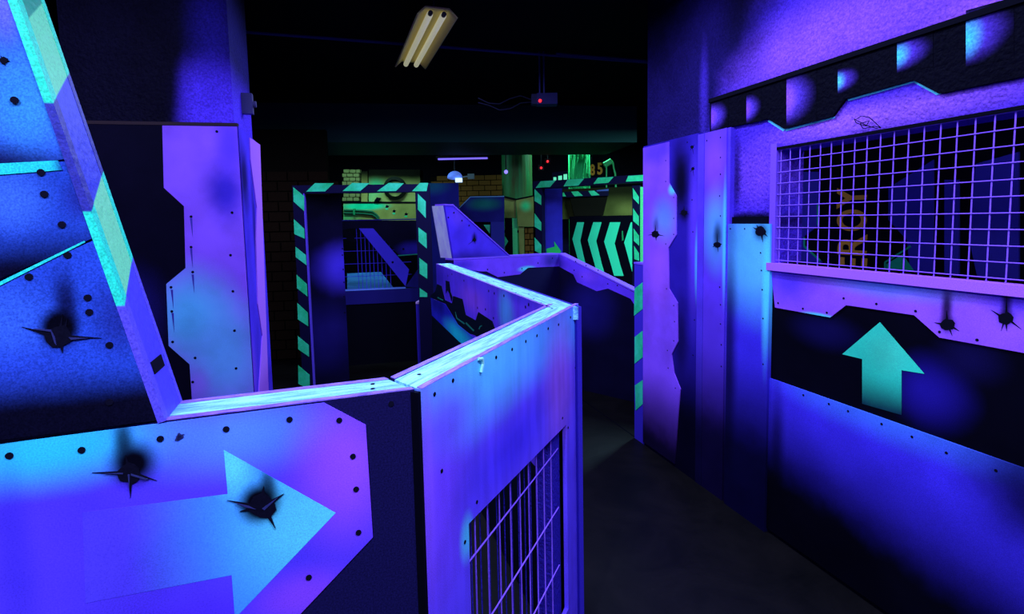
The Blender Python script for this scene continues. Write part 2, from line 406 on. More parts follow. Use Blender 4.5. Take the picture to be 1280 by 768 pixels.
# corner strip and edge strip
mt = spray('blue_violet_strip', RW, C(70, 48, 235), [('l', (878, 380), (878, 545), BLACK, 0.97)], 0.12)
prism('corner_strip', rect(ub2, 0, ub2 + 0.022, 2.0), -0.006, 0.02, mt, wr)
prism('corner_strip', rect(RW.uv(874, 300)[0], 0, ua2 - 0.002, 2.0), -0.014, 0.02, mt, wr)
# wide column panel with violet zigzag plate
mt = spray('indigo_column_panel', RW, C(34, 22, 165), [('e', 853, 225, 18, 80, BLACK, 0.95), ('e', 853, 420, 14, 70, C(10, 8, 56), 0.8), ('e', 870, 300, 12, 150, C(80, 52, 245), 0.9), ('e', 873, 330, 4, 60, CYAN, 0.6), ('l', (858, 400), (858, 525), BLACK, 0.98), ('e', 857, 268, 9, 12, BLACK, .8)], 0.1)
u8 = RW.uv(874, 300)[0]
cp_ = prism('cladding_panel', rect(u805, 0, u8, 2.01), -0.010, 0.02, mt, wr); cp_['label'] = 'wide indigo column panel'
zzc = [(805, 186), (839, 177), (839, 229), (848, 245), (848, 293.5), (838, 310), (839, 361), (849.5, 378.6), (850, 427), (842, 443), (845, 466), (853, 486), (850, 520), (846, 575), (806, 548)]
P = RW.poly(zzc); P[0] = (u805 + 0.004, 2.0); P[1] = (P[1][0], 2.0); P[-1] = (u805 + 0.004, 0.02); P[-2] = (P[-2][0], 0.02)
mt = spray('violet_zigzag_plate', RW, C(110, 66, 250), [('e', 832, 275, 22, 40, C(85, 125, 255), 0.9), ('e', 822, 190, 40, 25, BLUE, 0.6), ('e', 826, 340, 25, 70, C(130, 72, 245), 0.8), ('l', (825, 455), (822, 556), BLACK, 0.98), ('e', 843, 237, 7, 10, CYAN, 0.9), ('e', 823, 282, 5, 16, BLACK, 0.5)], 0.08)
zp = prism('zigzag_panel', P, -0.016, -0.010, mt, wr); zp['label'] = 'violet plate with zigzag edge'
screws(RW, wr, [(835, 201), (835, 227), (845, 247), (845, 273), (845, 293), (835, 305), (836, 361), (845, 382), (846, 402), (845, 426), (837, 438), (838, 460), (847, 485)], -0.016, 0.004)
screws(RW, wr, [(861, 178), (867, 250), (868, 290), (870, 400), (868, 444)], -0.010, 0.004)
burst(RW, wr, 822, 293, [(812, 294), (833, 295), (822, 281), (823, 301)], 5, -0.016)
burst(RW, wr, 857, 266, [(850, 268), (863, 268), (857, 257), (858, 272)], 4, -0.010)
for q in ((867, 184), (868, 211)): burst(RW, wr, q[0], q[1], [(865, q[1] + 4), (869, q[1] + 9), (870, q[1] - 3)], 2.2, -0.010)
# black wavy trim over the window with airbrushed glints
tl = [(886, 167.5), (909.5, 159.5), (958, 148.5), (978.5, 161), (1039, 145.5), (1055, 123.5), (1139.5, 100), (1172, 117), (1280, 95)]
P = RW.poly(tl); P = P + [(UE, P[-1][1]), (UE, 2.158)] + [(P[0][0], 2.158)]
tr = prism('wavy_trim', P, 0.006, 0.02, spray('black_trim_paint', RW, BLACK, [], 0.25, 0.7, 60), wr); tr['label'] = 'black trim with stepped lower edge'
prism('trim_cap', rect(P[0][0], 2.158, UE, 2.178), -0.004, 0.02, M['black'], wr)
for (x, y, r_, h_, c_) in [(888, 147, 17, 17, PURPLE), (932, 137, 15, 16, PURPLE), (982, 125, 30, 30, C(125, 75, 250)), (1046, 102, 22, 14, CYAN), (1120, 70, 36, 19, C(60, 190, 255)), (1206, 48, 48, 32, C(60, 200, 255))]:
    mt = spray('glint_paint', RW, BLACK, [('e', x, y, r_ * 1.25, h_ * 1.2, C(84, 56, 245), 1.0, 0.0), ('e', x, y, r_ * 0.55, h_, c_, 0.95, 0.0)], 0.12, 0.6, 60)
    decal('painted_glint', RW, wr, [(x, y - h_ * 1.1), (x + r_ * 1.25, y - h_ * 1.1 - r_ * 0.35), (x + r_ * 1.25, y + h_ * 1.1 - r_ * 0.22), (x, y + h_ * 1.1)], mt, 0.006, 0.001)
# cyan painted edges of the stepped plaster under the trim
for q in ([(958, 148.5), (978.5, 161), (975, 164), (955.5, 151.5)], [(978.5, 161), (1039, 145.5), (1039, 147.5), (978, 164)], [(1055, 123.5), (1139.5, 100), (1140, 102), (1056, 126)], [(1139.5, 100), (1172, 117), (1166, 118.5), (1138, 103)]):
    decal('cyan_edge', RW, wr, q, flat('cyan_edge_paint', C(80, 205, 255)), 0.02)

# wire mesh in the window
wm = empty('window_1', RW, 'violet welded wire mesh filling the window in the right wall', 'wire mesh', kind='structure')
pit = 0.0515; r_ = 0.0022; u = uw0 + 0.016
while u < uw1 - 0.01:
    bm = bmesh.new(); add_tube(bm, (u, 0.0, VB), (u + random.uniform(-.001, .001), 0.0, VT), r_, 6); link('vertical_wire', bm, M['wire'], wm); u += pit
for k in range(11):
    v = VB + 0.014 + k * pit * 0.98
    bm = bmesh.new(); add_tube(bm, (uw0, -0.004, v), (uw1, -0.004, v), 0.0019, 6); link('horizontal_wire', bm, M['wire'], wm)
# loose tie wire above the window
tw = [(1072, 150), (1078, 145), (1090, 147), (1098, 153), (1103, 160), (1095, 158), (1083, 161), (1079, 155), (1088, 151), (1085, 158), (1075, 154), (1071, 149), (1084, 157), (1100, 161)]
bm = bmesh.new(); pts = [Vector((RW.uv(x, y)[0], -0.012 + 0.008 * math.sin(i * 1.7), RW.uv(x, y)[1])) for i, (x, y) in enumerate(tw)]
add_path(bm, pts, 0.0016, 5)
tag(link('tie_wire', bm, M['hole'], None, RW.M), 'small tangle of dark tie wire above the mesh window', 'wire')

# what stands behind the mesh
BH = Pl(RW.xy(-0.2, 1.25), RW.xy(4.0, 1.25))
bk = empty('scenery_panel', BH, 'dark scenery wall behind the mesh with orange stencil letters', 'scenery panel')
prism('backing_board', rect(-0.2, 0, 4.1, 2.6), 0, 0.04, M['black'], bk)
M['dimblue'] = flat('dim_blue_panel_paint', C(40, 36, 170), 0.6, 0.2); M['dimteal'] = flat('dim_teal_line_paint', C(20, 150, 130), 0.6, 0.2)
for q in ([(985, 215), (1024, 215), (1025, 282), (1007, 295), (1007, 307), (1028, 327), (1028, 345), (985, 345)], [(1112, 235), (1168, 200), (1168, 345), (1140, 345), (1135, 300), (1112, 275)],
          [(1182, 225), (1200, 225), (1200, 350), (1182, 350)], [(1221, 205), (1275, 190), (1275, 355), (1225, 355), (1213, 300)]):
    decal('blue_panel', BH, bk, q, M['dimblue'], 0.0, 0.01)
for a, c2 in (((1007, 297), (1007, 308)), ((1007, 308), (1027, 326)), ((1024, 254), (1024, 282)), ((1108, 328), (1140, 308)), ((1108, 328), (1108, 340)), ((1120, 326), (1150, 345))):
    d = Vector((c2[1] - a[1], -(c2[0] - a[0]))).normalized() * 1.1
    decal('teal_line', BH, bk, [(a[0] - d.x, a[1] - d.y), (c2[0] - d.x, c2[1] - d.y), (c2[0] + d.x, c2[1] + d.y), (a[0] + d.x, a[1] + d.y)], M['dimteal'], -0.01, 0.003)
decal('teal_patch', BH, bk, [(1110, 330), (1130, 318), (1145, 340), (1145, 345), (1110, 345)], M['dimteal'], -0.01, 0.002)


def glyph(ch, h, bold=0.02):
    cu = bpy.data.curves.new('t', 'FONT'); cu.body = ch; cu.size = h / 0.7; cu.extrude = 0.003; cu.offset = bold; cu.fill_mode = 'BOTH'
    t = bpy.data.objects.new('t', cu); COL.objects.link(t); dg = bpy.context.evaluated_depsgraph_get()
    me = bpy.data.meshes.new_from_object(t.evaluated_get(dg)); bpy.data.objects.remove(t); return me


# stencil letters, turned on their side, reading upwards: E R O Y
for ch, q in (('E', (1050, 322, 1084, 346)), ('R', (1048, 293, 1084, 319)), ('O', (1047, 262, 1084, 289)), ('Y', (1047, 234, 1084, 261))):
    a = BH.uv(q[0], (q[1] + q[3]) / 2); c2 = BH.uv(q[2], (q[1] + q[3]) / 2); t0 = BH.uv(1066, q[1])[1]; t1 = BH.uv(1066, q[3])[1]
    me = glyph(ch, 1.0, 0.03); xs = np.array([v.co[:] for v in me.vertices]); mn, mx_ = xs.min(0), xs.max(0)
    me.materials.append(M['orange'])
    for v in me.vertices:
        gx = (v.co.x - mn[0]) / (mx_[0] - mn[0]); gy = (v.co.y - mn[1]) / (mx_[1] - mn[1]); gz = v.co.z
        v.co = (c2[0] + (a[0] - c2[0]) * gy, -0.004 - gz, t1 + (t0 - t1) * gx)
    o = bpy.data.objects.new('stencil_letter', me); COL.objects.link(o); o.parent = bk; o['label'] = 'orange stencil letter %s turned on its side' % ch
uu = BH.uv(1066, 290); prism('stencil_bridge', rect(uu[0] - 0.006, BH.uv(1066, 350)[1], uu[0] + 0.006, BH.uv(1066, 230)[1]), -0.009, 0, M['black'], bk)

# joint in the floor running on from the foot of the wall
fl = bpy.data.objects['floor']; bm = bmesh.new()
a = RW.xy(-1.6, 0); c2 = RW.xy(0, 0); n_ = RW.n * 0.004
add_plan(bm, [tuple(a - n_), tuple(c2 - n_), tuple(c2 + n_), tuple(a + n_)], 0.0, 0.0015); link('floor_joint', bm, M['black'], fl)

# low striped post at the end of the right wall
SPp = Pl(RW.xy(-0.02, -0.01), RW.xy(1, -0.01))
a = SPp.uv(793, 330); c2 = SPp.uv(806, 330)
sp = empty('striped_post', Pl(SPp.xy(a[0]), SPp.xy(a[0] + 1)), 'low blue post with teal stripes at the end of the right wall', 'post')
SP2 = Pl(SPp.xy(a[0]), SPp.xy(a[0] + 1)); wd = c2[0] - a[0]
box('post_body', 0, wd - 0.004, 0.0, 0.12, 0, a[1], flat('indigo_post_paint', C(48, 36, 200), 0.5), sp)
box('post_cap', -0.003, wd - 0.002, -0.003, 0.12, a[1], a[1] + 0.012, M['lining'], sp)
for z in ([(35, 105), (60, 85), (60, 170), (33, 192)], [(35, 260), (60, 240), (60, 325), (35, 345)], [(36, 415), (60, 398), (60, 475), (38, 495)]):
    decal('stripe', SP2, sp, [(780 + x / 2.56, 320 + y / 2.56) for x, y in z], M['teal'], 0.0, 0.003)

# ================================================================== NEAR BARRIERS
HB = 1.25; TH = 0.098
A1 = on_z(0, 552, HB); B1 = on_z(518, 487, HB); B2 = on_z(723, 380, HB)
L1 = Pl(A1, B1); U0 = -0.75; U1 = L1.L; t23 = 0.042
A2 = on_z(527, 487, HB)
l1 = empty('arrow_barrier', L1, 'near plywood barrier with big cyan arrow and tall slanted fin', 'barrier')


def fin_u(v):
    a = L1.uv(20, 0); c2 = L1.uv(205, 525); return a[0] + (c2[0] - a[0]) * (v - a[1]) / (c2[1] - a[1])


FT = 2.25
M['fs1'] = flat('black_indigo_sheet', C(14, 12, 66), 0.5, 0.35)
prism('front_sheet', rect(U0, 0, U1, HB), 0, 0.014, M['fs1'], l1)
plan('back_sheet', [(U0, TH - 0.014), (U1 - t23 * (TH - .014) / TH, TH - 0.014), (U1 - t23, TH), (U0, TH)], 0, HB, M['ply_edge'], l1)
uf = fin_u(HB)
plan('top_rail', [(uf, 0.014), (U1 - t23 * .014 / TH, 0.014), (U1 - t23 * (TH - .014) / TH, TH - 0.014), (uf, TH - 0.014)], HB - 0.045, HB - 0.0015, M['rail'], l1)
plan('sheet_edge', [(uf, 0), (U1, 0), (U1 - t23 * .014 / TH, 0.014), (uf, 0.014)], HB, HB + 0.0015, M['ply_edge'], l1)
box('end_stud', U1 - 0.09, U1 - 0.05, 0.014, TH - 0.014, 0, HB - 0.045, M['black'], l1)
# lower lilac/azure panel with stepped right end
P = [(U0, HB - 0.003)] + L1.poly([(405, 503.5), (457, 531), (466, 671), (365, 778)]); P[1] = (P[1][0], HB - 0.003)
P += [(P[-1][0] - 0.03, 0.6), (U0, 0.6)]
mt = spray('azure_violet_airbrush', L1, C(70, 50, 252), [('e', 60, 560, 240, 70, C(40, 175, 255), 1.0), ('e', 300, 545, 170, 70, C(70, 120, 255), 0.85), ('e', 430, 590, 90, 130, C(125, 66, 252), 0.95), ('e', 220, 790, 220, 70, C(66, 36, 252), 0.7),
     ('e', 20, 690, 40, 160, C(44, 34, 215), 0.5), ('e', 167, 580, 44, 40, BLACK, 1.0, 0.25), ('e', 155, 550, 20, 45, BLACK, 0.85), ('e', 380, 745, 90, 50, C(120, 60, 252), 0.8)], 0.1, rough=0.5)
pn = prism('armour_panel', P, -0.0025, 0.0, mt, l1); pn['label'] = 'violet and azure panel with stepped end'
mt = spray('cyan_arrow_paint', L1, C(56, 128, 255), [('l', (300, 660), (150, 690), C(70, 56, 252), 1.0), ('e', 390, 660, 130, 130, C(78, 200, 255), 1.0), ('e', 290, 580, 40, 60, C(80, 195, 255), 0.9), ('e', 324, 628, 36, 34, BLACK, 1.0, 0.35), ('e', 335, 603, 16, 34, BLACK, 0.8)], 0.1, rough=0.5)
ar = decal('painted_arrow', L1, l1, [(280, 562), (419.5, 640.5), (294, 772), (290, 718), (108, 753), (104, 640), (285, 617)], mt, -0.0025, 0.0004)
ar['label'] = 'large cyan arrow pointing right'
burst(L1, l1, 163, 590, [(116, 590), (197, 600), (164, 622), (158, 568)], 15, -0.0027, ([(132, 590.5), (155, 590), (155, 591.5)], [(161, 592), (163.5, 592), (163, 612)], [(165, 591), (186, 597.5), (184, 599), (165, 593)]))
burst(L1, l1, 327, 632, [(284, 624), (355, 616), (345, 660), (330, 606), (300, 638)], 17, -0.0037, ([(295, 627), (312, 631), (320, 635), (306, 632)], [(328, 634), (348, 620), (331, 636)]))
screws(L1, l1, [(13, 569), (103, 562), (201, 548), (283, 536), (362, 524), (424, 525), (441, 570), (445, 611), (448, 665), (386, 721)], -0.0025, 0.005)
screws(L1, l1, [(489, 505)], 0.0, 0.005)
o = L1.uv(224, 545); bm = bmesh.new()
for k in range(5): add_prism(bm, [(o[0] + random.uniform(-.004, .004) + .004 * math.cos(j * 1.3), o[1] + random.uniform(-.004, .004) + .004 * math.sin(j * 1.3)) for j in range(5)], -0.004, -0.0025)
link('chipped_screw', bm, M['tear'], l1)
# rail screws (lie on the top)
def rail_screws(pl, parent, pix, z):
    for px, py in pix:
        p = on_z(px, py, z); d = np.array(p[:2]) - pl.A
        bm = bmesh.new(); add_tube(bm, (0, 0, 0), (0, 0, 0.001), 0.0042, 8); s_ = link('screw', bm, M['hole'], parent)
        s_.location = (float(d @ pl.d), float(d @ pl.n), z)
rail_screws(L1, l1, [(466, 480.5), (466, 486.5)], HB - 0.0015)
# slanted fin above
prism('fin_sheet', [(U0, HB), (uf, HB), (fin_u(FT), FT), (U0, FT)], 0.002, 0.014, M['fs1'], l1)
prism('fin_back_sheet', [(U0, HB), (uf, HB), (fin_u(FT), FT), (U0, FT)], TH - 0.014, TH, M['ply_edge'], l1)
ins = 0.008
def fin_poly(pix): return L1.poly(pix)
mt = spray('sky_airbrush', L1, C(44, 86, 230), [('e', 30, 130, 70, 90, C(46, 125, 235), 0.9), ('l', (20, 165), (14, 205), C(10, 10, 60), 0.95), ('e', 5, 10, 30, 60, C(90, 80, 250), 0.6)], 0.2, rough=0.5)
Pt = L1.poly([(76, 199), (0, 205)])
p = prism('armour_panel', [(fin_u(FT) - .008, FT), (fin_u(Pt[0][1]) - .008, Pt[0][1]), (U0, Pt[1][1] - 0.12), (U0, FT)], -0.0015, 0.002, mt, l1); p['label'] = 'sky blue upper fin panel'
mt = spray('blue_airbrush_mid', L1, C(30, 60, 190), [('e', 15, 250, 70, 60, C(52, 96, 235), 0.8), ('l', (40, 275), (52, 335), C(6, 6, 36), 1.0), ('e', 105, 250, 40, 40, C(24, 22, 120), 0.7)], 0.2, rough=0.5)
Pm = L1.poly([(76, 202), (106, 298), (0, 349), (0, 207)])
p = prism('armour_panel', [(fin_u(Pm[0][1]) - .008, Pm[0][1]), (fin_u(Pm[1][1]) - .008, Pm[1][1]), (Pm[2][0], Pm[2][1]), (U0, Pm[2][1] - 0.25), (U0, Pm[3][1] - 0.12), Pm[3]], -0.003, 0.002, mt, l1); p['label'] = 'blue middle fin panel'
decal('aqua_edge', L1, l1, [(0, 205), (74, 201), (80, 213), (0, 219)], spray('aqua_edge_paint', L1, C(35, 215, 235), [('l', (60, 207), (82, 207), C(20, 60, 160), 1)], 0.2), -0.003)
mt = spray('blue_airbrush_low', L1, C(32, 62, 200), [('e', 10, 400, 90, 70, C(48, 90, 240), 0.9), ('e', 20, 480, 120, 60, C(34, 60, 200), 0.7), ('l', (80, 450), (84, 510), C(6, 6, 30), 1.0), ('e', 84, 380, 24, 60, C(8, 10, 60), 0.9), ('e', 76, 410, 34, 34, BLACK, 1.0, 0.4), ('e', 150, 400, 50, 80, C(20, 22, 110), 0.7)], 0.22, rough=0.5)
Pq = L1.poly([(107, 301), (0, 353)]); uq = fin_u(HB + 0.003)
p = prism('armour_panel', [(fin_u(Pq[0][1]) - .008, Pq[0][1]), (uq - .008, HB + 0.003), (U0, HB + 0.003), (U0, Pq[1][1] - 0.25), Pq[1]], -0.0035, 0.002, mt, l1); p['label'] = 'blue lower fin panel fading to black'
decal('aqua_edge', L1, l1, [(107, 301), (108, 303), (0, 358), (0, 353)], flat('aqua_line_paint', C(35, 190, 220), 0.5, 0.3), -0.0035)
screws(L1, l1, [(20, 126), (53, 216), (57, 243), (79, 281), (86, 319), (38, 346), (111, 372), (113, 390), (138, 431), (138, 502)], -0.0035, 0.005)
burst(L1, l1, 6, 76, [(-4, 72), (14, 77), (8, 83), (2, 70)], 5, -0.002)
burst(L1, l1, 76, 420, [(29, 408), (128, 422), (80, 441), (80, 392), (86, 398)], 17, -0.0037, ([(44, 410), (66, 411.5), (71, 421), (73, 431), (70.5, 428), (66, 414), (48, 411.5)], [(88, 421), (112, 422), (91, 424)]))
# diagonal plank closing the fin, painted in teal and blue stretches
TK = 0.016
pa = [(uf, HB), (fin_u(FT), FT)]; dd = np.array(pa[1]) - np.array(pa[0]); dd /= np.linalg.norm(dd); nn = np.array([dd[1], -dd[0]])
def up_at(px, py, y): return L1.uv(px, py, y)[1]
zf1, zr1 = up_at(56, 128, 0), up_at(68, 90, TH); zf2, zr2 = up_at(105, 264, 0), up_at(111, 210, TH); zf3, zr3 = up_at(152, 381, 0), up_at(153, 331, TH)
sl = ((zf1 - zr1) + (zf2 - zr2) + (zf3 - zr3)) / 3 / TH
PB = C(58, 52, 225)
mt = bands('teal_and_blue_plank_paint', (0, sl, 1), [(0, PB), (zf3, C(95, 252, 165)), (zf2, C(38, 46, 200)), (zf1, C(85, 250, 160)), (up_at(22, 28, 0), C(15, 130, 120)), (up_at(10, -40, 0), C(85, 240, 220))])
q0 = np.array(pa[0]); q1 = np.array(pa[1])
prism('plank_core', [tuple(q0), tuple(q1), tuple(q1 + nn * 0.002), tuple(q0 + nn * 0.002)], 0.016, TH - 0.012, mt, l1)
mt2 = bands('plank_ply_edge_paint', (0, sl, 1), [(0, C(70, 62, 220)), (zf3, C(30, 200, 190)), (zf2, C(34, 36, 150)), (zf1, C(30, 205, 180))], 0.3)
prism('plank_front_edge', [tuple(q0 - nn * ins), tuple(q1 - nn * ins), tuple(q1 + nn * 0.0025), tuple(q0 + nn * 0.0025)], -0.004, 0.0145, mt2, l1)
prism('plank_rear_edge', [tuple(q0 - nn * ins), tuple(q1 - nn * ins), tuple(q1 + nn * 0.0025), tuple(q0 + nn * 0.0025)], TH - 0.0115, TH + 0.002, mt2, l1)
vk = L1.uv(188, 455, 0.05)[1]; pz = np.array((fin_u(vk), vk))
prism('notch', [tuple(pz + dd * a_ + nn * b_) for a_, b_ in ((-.011, .0035), (.009, .0035), (.009, .0), (-.011, .0))], 0.018, 0.072, M['hole'], l1)['label'] = 'dark notch in the slanted plank'

# ---- barrier with mesh opening
L2 = Pl(A2, B2); W2 = L2.L
l2 = empty('mesh_barrier', L2, 'violet plywood barrier with wire mesh opening, next to the arrow barrier', 'barrier')
op = L2.poly([(586, 655), (708, 531)]); ou0 = op[0][0]; ou1 = op[1][0]; ov0, ov1 = op[0][1], op[1][1]
mt = spray('violet_azure_airbrush', L2, C(84, 62, 255), [('e', 620, 455, 120, 95, C(76, 165, 255), 1.0), ('e', 712, 410, 60, 60, C(66, 140, 255), 0.8), ('e', 700, 480, 26, 120, C(135, 82, 245), 0.8), ('e', 545, 640, 60, 200, C(100, 60, 252), 0.8), ('e', 560, 525, 60, 60, C(90, 62, 252), 0.7),
     ('e', 640, 560, 70, 60, C(58, 42, 250), 0.8), ('e', 584, 672, 12, 40, CYAN, 0.8), ('e', 535, 600, 14, 200, C(120, 76, 250), 0.5)], 0.1, rough=0.5, streak=0.12)
shp = [[(0, 0), (ou0, 0), (ou0, HB), (0, HB)], [(ou0, ov0), (ou1, ov1), (ou1, HB), (ou0, HB)], [(ou1, 0), (W2, 0), (W2, HB), (ou1, HB)], [(ou0, 0), (ou1, 0), (ou1, 0.22), (ou0, 0.22)]]
prism('front_sheet', shp, 0, 0.014, mt, l2)
t2 = 0.038
box('seam_shade_block', -0.0095, -0.0005, 0.002, 0.06, 0, HB - 0.004, M['black'], l2)  # added black block that paints the gap between the barriers as shade
bk2 = [[(t23, 0), (ou0 + .02, 0), (ou0 + .02, HB), (t23, HB)], [(ou0 + .02, ov0 + .03), (ou1 - .03, ov1), (ou1 - .03, HB), (ou0 + .02, HB)], [(ou1 - .03, 0), (W2 - t2, 0), (W2 - t2, HB), (ou1 - .03, HB)], [(ou0 + .02, 0), (ou1 - .03, 0), (ou1 - .03, 0.22), (ou0 + .02, 0.22)]]
prism('back_sheet', bk2, TH - 0.014, TH, flat('indigo_back_sheet', C(16, 12, 80), 0.5), l2)
plan('top_rail', [(t23 * .014 / TH, 0.014), (W2 - t2 * .014 / TH, 0.014), (W2 - t2 * (TH - .014) / TH, TH - 0.014), (t23 * (TH - .014) / TH, TH - 0.014)], HB - 0.045, HB - 0.0015, M['rail'], l2)
plan('sheet_edge', [(0, 0), (W2, 0), (W2 - t2 * .014 / TH, 0.014), (t23 * .014 / TH, 0.014)], HB, HB + 0.0015, M['ply_edge'], l2)
plan('rear_sheet_edge', [(t23 * (TH - .014) / TH, TH - .014), (W2 - t2 * (TH - .014) / TH, TH - .014), (W2 - t2, TH), (t23, TH)], HB, HB + 0.0015, M['ply_edge'], l2)
M['stud'] = flat('rough_indigo_stud', C(40, 30, 175), 0.7, 0.3, 0.8, 90)
box('stud', ou1 - 0.075, ou1 + 0.0, 0.026, TH - 0.016, 0, HB - 0.05, M['stud'], l2)
box('stud', 0.01, 0.04, 0.016, TH - 0.016, 0, HB - 0.05, M['black'], l2)
ht = spray('corner_strip_lilac', L2, C(110, 76, 220), [('e', 716, 560, 20, 300, C(140, 100, 235), 0.7), ('l', (714, 420), (727, 420), C(40, 28, 150), 1)], 0.08)  # far side of the round batten is painted dark, like form shading
# rounded corner batten
bm = bmesh.new(); add_tube(bm, (W2 + 0.002, 0.012, 0), (W2 + 0.002, 0.012, HB - 0.006), 0.011, 16); link('corner_batten', bm, ht, l2, smooth=True)
screws(L2, l2, [(543, 493), (566, 476), (620, 447), (640, 437), (657, 427), (671, 420), (685, 411), (698, 406), (713, 397), (719, 460), (703, 523), (552, 589), (596, 628), (581, 678), (710, 535), (722, 391)], 0.0, 0.0042)
# chipped paint and a bent hook near the top edge
o_ = L2.uv(600, 455); bm = bmesh.new()
add_path(bm, [Vector((o_[0] - .012, -0.002, o_[1] + .014)), Vector((o_[0], -0.006, o_[1] + .012)), Vector((o_[0] + .004, -0.005, o_[1])), Vector((o_[0] - .002, -0.003, o_[1] - .018))], 0.0035, 6)
link('bent_hook', bm, flat('worn_metal_hook', C(120, 190, 220), 0.4), l2)
rail_screws(L2, l2, [(505, 468.5), (524, 468.5), (690, 386), (703, 383), (716, 381)], HB - 0.0015)
# mesh in the opening
vs = [594, 610, 625, 639, 651, 662, 672, 681, 690]
yy = 0.018
for x in vs:
    u = L2.uv(x, 680, yy)[0]; top = ov0 + (ov1 - ov0) * (u - ou0) / (ou1 - ou0)
    bm = bmesh.new(); add_tube(bm, (u, yy, 0.22), (u, yy, min(top + 0.05, HB - .06)), 0.002, 6); link('vertical_wire', bm, M['wire'], l2)
hv = [L2.uv(586, 700, yy)[1], L2.uv(616, 763, yy)[1]]; stp = hv[0] - hv[1]
for k in range(6):
    v = hv[0] + 0.0 - stp * k
    if v > 0.24:
        bm = bmesh.new(); add_tube(bm, (ou0, yy - .004, v), (ou1 - .05, yy - .004, v), 0.002, 6); link('horizontal_wire', bm, M['wire'], l2)
u = ou0 + 0.05
while u < ou1 - 0.05:
    bm = bmesh.new(); add_tube(bm, (u, TH - .02, 0.22), (u, TH - .02, ov0 + (ov1 - ov0) * (u - ou0) / (ou1 - ou0) + .04), 0.002, 5); link('rear_wire', bm, M['stud'], l2); u += 0.05

# ---- barrier running back from the corner (its inner face is seen)
FL = on_z(545, 330, HB); NB = on_z(684, 384, HB)
L3 = Pl(FL, NB); W3 = L3.L; T3 = 0.108
l3 = empty('graffiti_barrier', L3, 'violet barrier painted with black machinery shapes, running back from the corner', 'barrier')
mt = spray('violet_streaky_paint', L3, C(86, 56, 250), [('e', 632, 390, 14, 44, C(70, 150, 255), 0.8), ('e', 545, 345, 24, 30, C(44, 34, 190), 0.8), ('e', 650, 372, 30, 14, C(60, 44, 230), 0.7), ('e', 590, 375, 24, 24, C(130, 72, 250), 0.7)], 0.08, streak=0.1)
prism('inner_sheet', rect(0, 0, W3, HB), 0, 0.014, mt, l3)
ext = T3 * 0.40
plan('outer_sheet', [(0, T3 - .014), (W3 + ext * (T3 - .014) / T3, T3 - .014), (W3 + ext, T3), (0, T3)], 0, HB, flat('indigo_outer_sheet', C(40, 30, 170), 0.5), l3)
plan('top_rail', [(0, .010), (W3 + ext * .01 / T3, .010), (W3 + ext * (T3 - .01) / T3, T3 - .010), (0, T3 - .010)], HB - 0.045, HB, M['rail'], l3)
plan('sheet_edge', [(0, 0), (W3, 0), (W3 + .004, .010), (0, .010)], HB - .001, HB + 0.0015, M['ply_edge'], l3)
zg = lambda pts: [(530 + x / 6.98, 320 + y / 6.98) for x, y in pts]
M['gblack'] = flat('black_teal_graffiti', C(6, 14, 34), 0.5, 0.3)
for q in ([(60, 345), (100, 310), (115, 245), (155, 265), (185, 385), (245, 415), (255, 350), (262, 352), (337, 378), (365, 515), (452, 562), (475, 490), (597, 570), (640, 690), (600, 800), (440, 690), (400, 680), (300, 600), (190, 420), (60, 365)],
          [(190, 215), (222, 225), (232, 310), (250, 360), (240, 400), (222, 330), (205, 300), (192, 330)]):
    decal('black_machinery_shape', L3, l3, zg(q), M['gblack'], 0.0)
mt = spray('blue_cyan_band', L3, C(36, 40, 215), [('e', 573, 420, 26, 22, C(25, 190, 230), 0.95), ('e', 548, 382, 16, 16, C(20, 20, 120), 0.7)], 0.1)
decal('painted_band', L3, l3, zg([(60, 365), (190, 425), (300, 605), (400, 685), (460, 740), (600, 960), (310, 750), (70, 520)]), mt, 0.0)
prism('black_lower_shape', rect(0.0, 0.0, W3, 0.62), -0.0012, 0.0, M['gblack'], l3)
decal('black_corner_shape', L3, l3, zg([(70, 520), (310, 752), (620, 1050), (75, 1050)]), M['gblack'], 0.0)
M['gline'] = flat('teal_graffiti_line', C(25, 110, 110), 0.5)
for q in ([(275, 490), (290, 540), (360, 590), (352, 598), (285, 548)], [(370, 580), (440, 650), (434, 660), (366, 592)], [(480, 640), (490, 612), (510, 605), (508, 614), (495, 620), (488, 642)], [(120, 360), (170, 385), (168, 393), (118, 368)]):
    decal('teal_line', L3, l3, zg(q), M['gline'], -0.0015, 0.001)
screws(L3, l3, [(565, 343), (580, 351), (611, 364), (618, 367), (630, 370), (597, 385), (607, 387), (617, 398), (560, 345), (657, 384), (661, 381)], 0.0, 0.006)
rail_screws(L3, l3, [(617, 352), (640, 362), (661, 368), (667, 374), (676, 379), (645, 366)], HB)

# ---- barrier W4 with slanted fin and W5 with falling top
S4 = on_z(567, 326.5, HB); W5a = on_z(729, 488, 0); W5b = on_z(793, 503, 0)
P5 = Pl(W5a, W5b); cu = P5.uv(699, 319)[0]; E4 = P5.xy(cu)
W4 = Pl(S4, E4); n4 = 0.1
l4 = empty('finned_barrier', W4, 'violet barrier with triangular fin and pale slanted post beyond the corner', 'barrier')
top4 = [W4.uv(567, 325.5), W4.uv(699, 318.5)]
prism('front_sheet', [(0, 0), (W4.L, 0), (W4.L, top4[1][1]), (0, top4[0][1])], 0, n4, flat('black_violet_sheet', C(12, 10, 60), 0.5), l4)
zb = lambda pts: [(540 + x / 4.268, 240 + y / 4.268) for x, y in pts]
mt = spray('bright_violet_paint', W4, C(92, 52, 250), [('e', 690, 325, 22, 16, C(36, 26, 150), 0.9), ('e', 575, 332, 26, 10, C(44, 32, 200), 0.7), ('e', 658, 336, 14, 5, CYAN, 0.8)], 0.08)
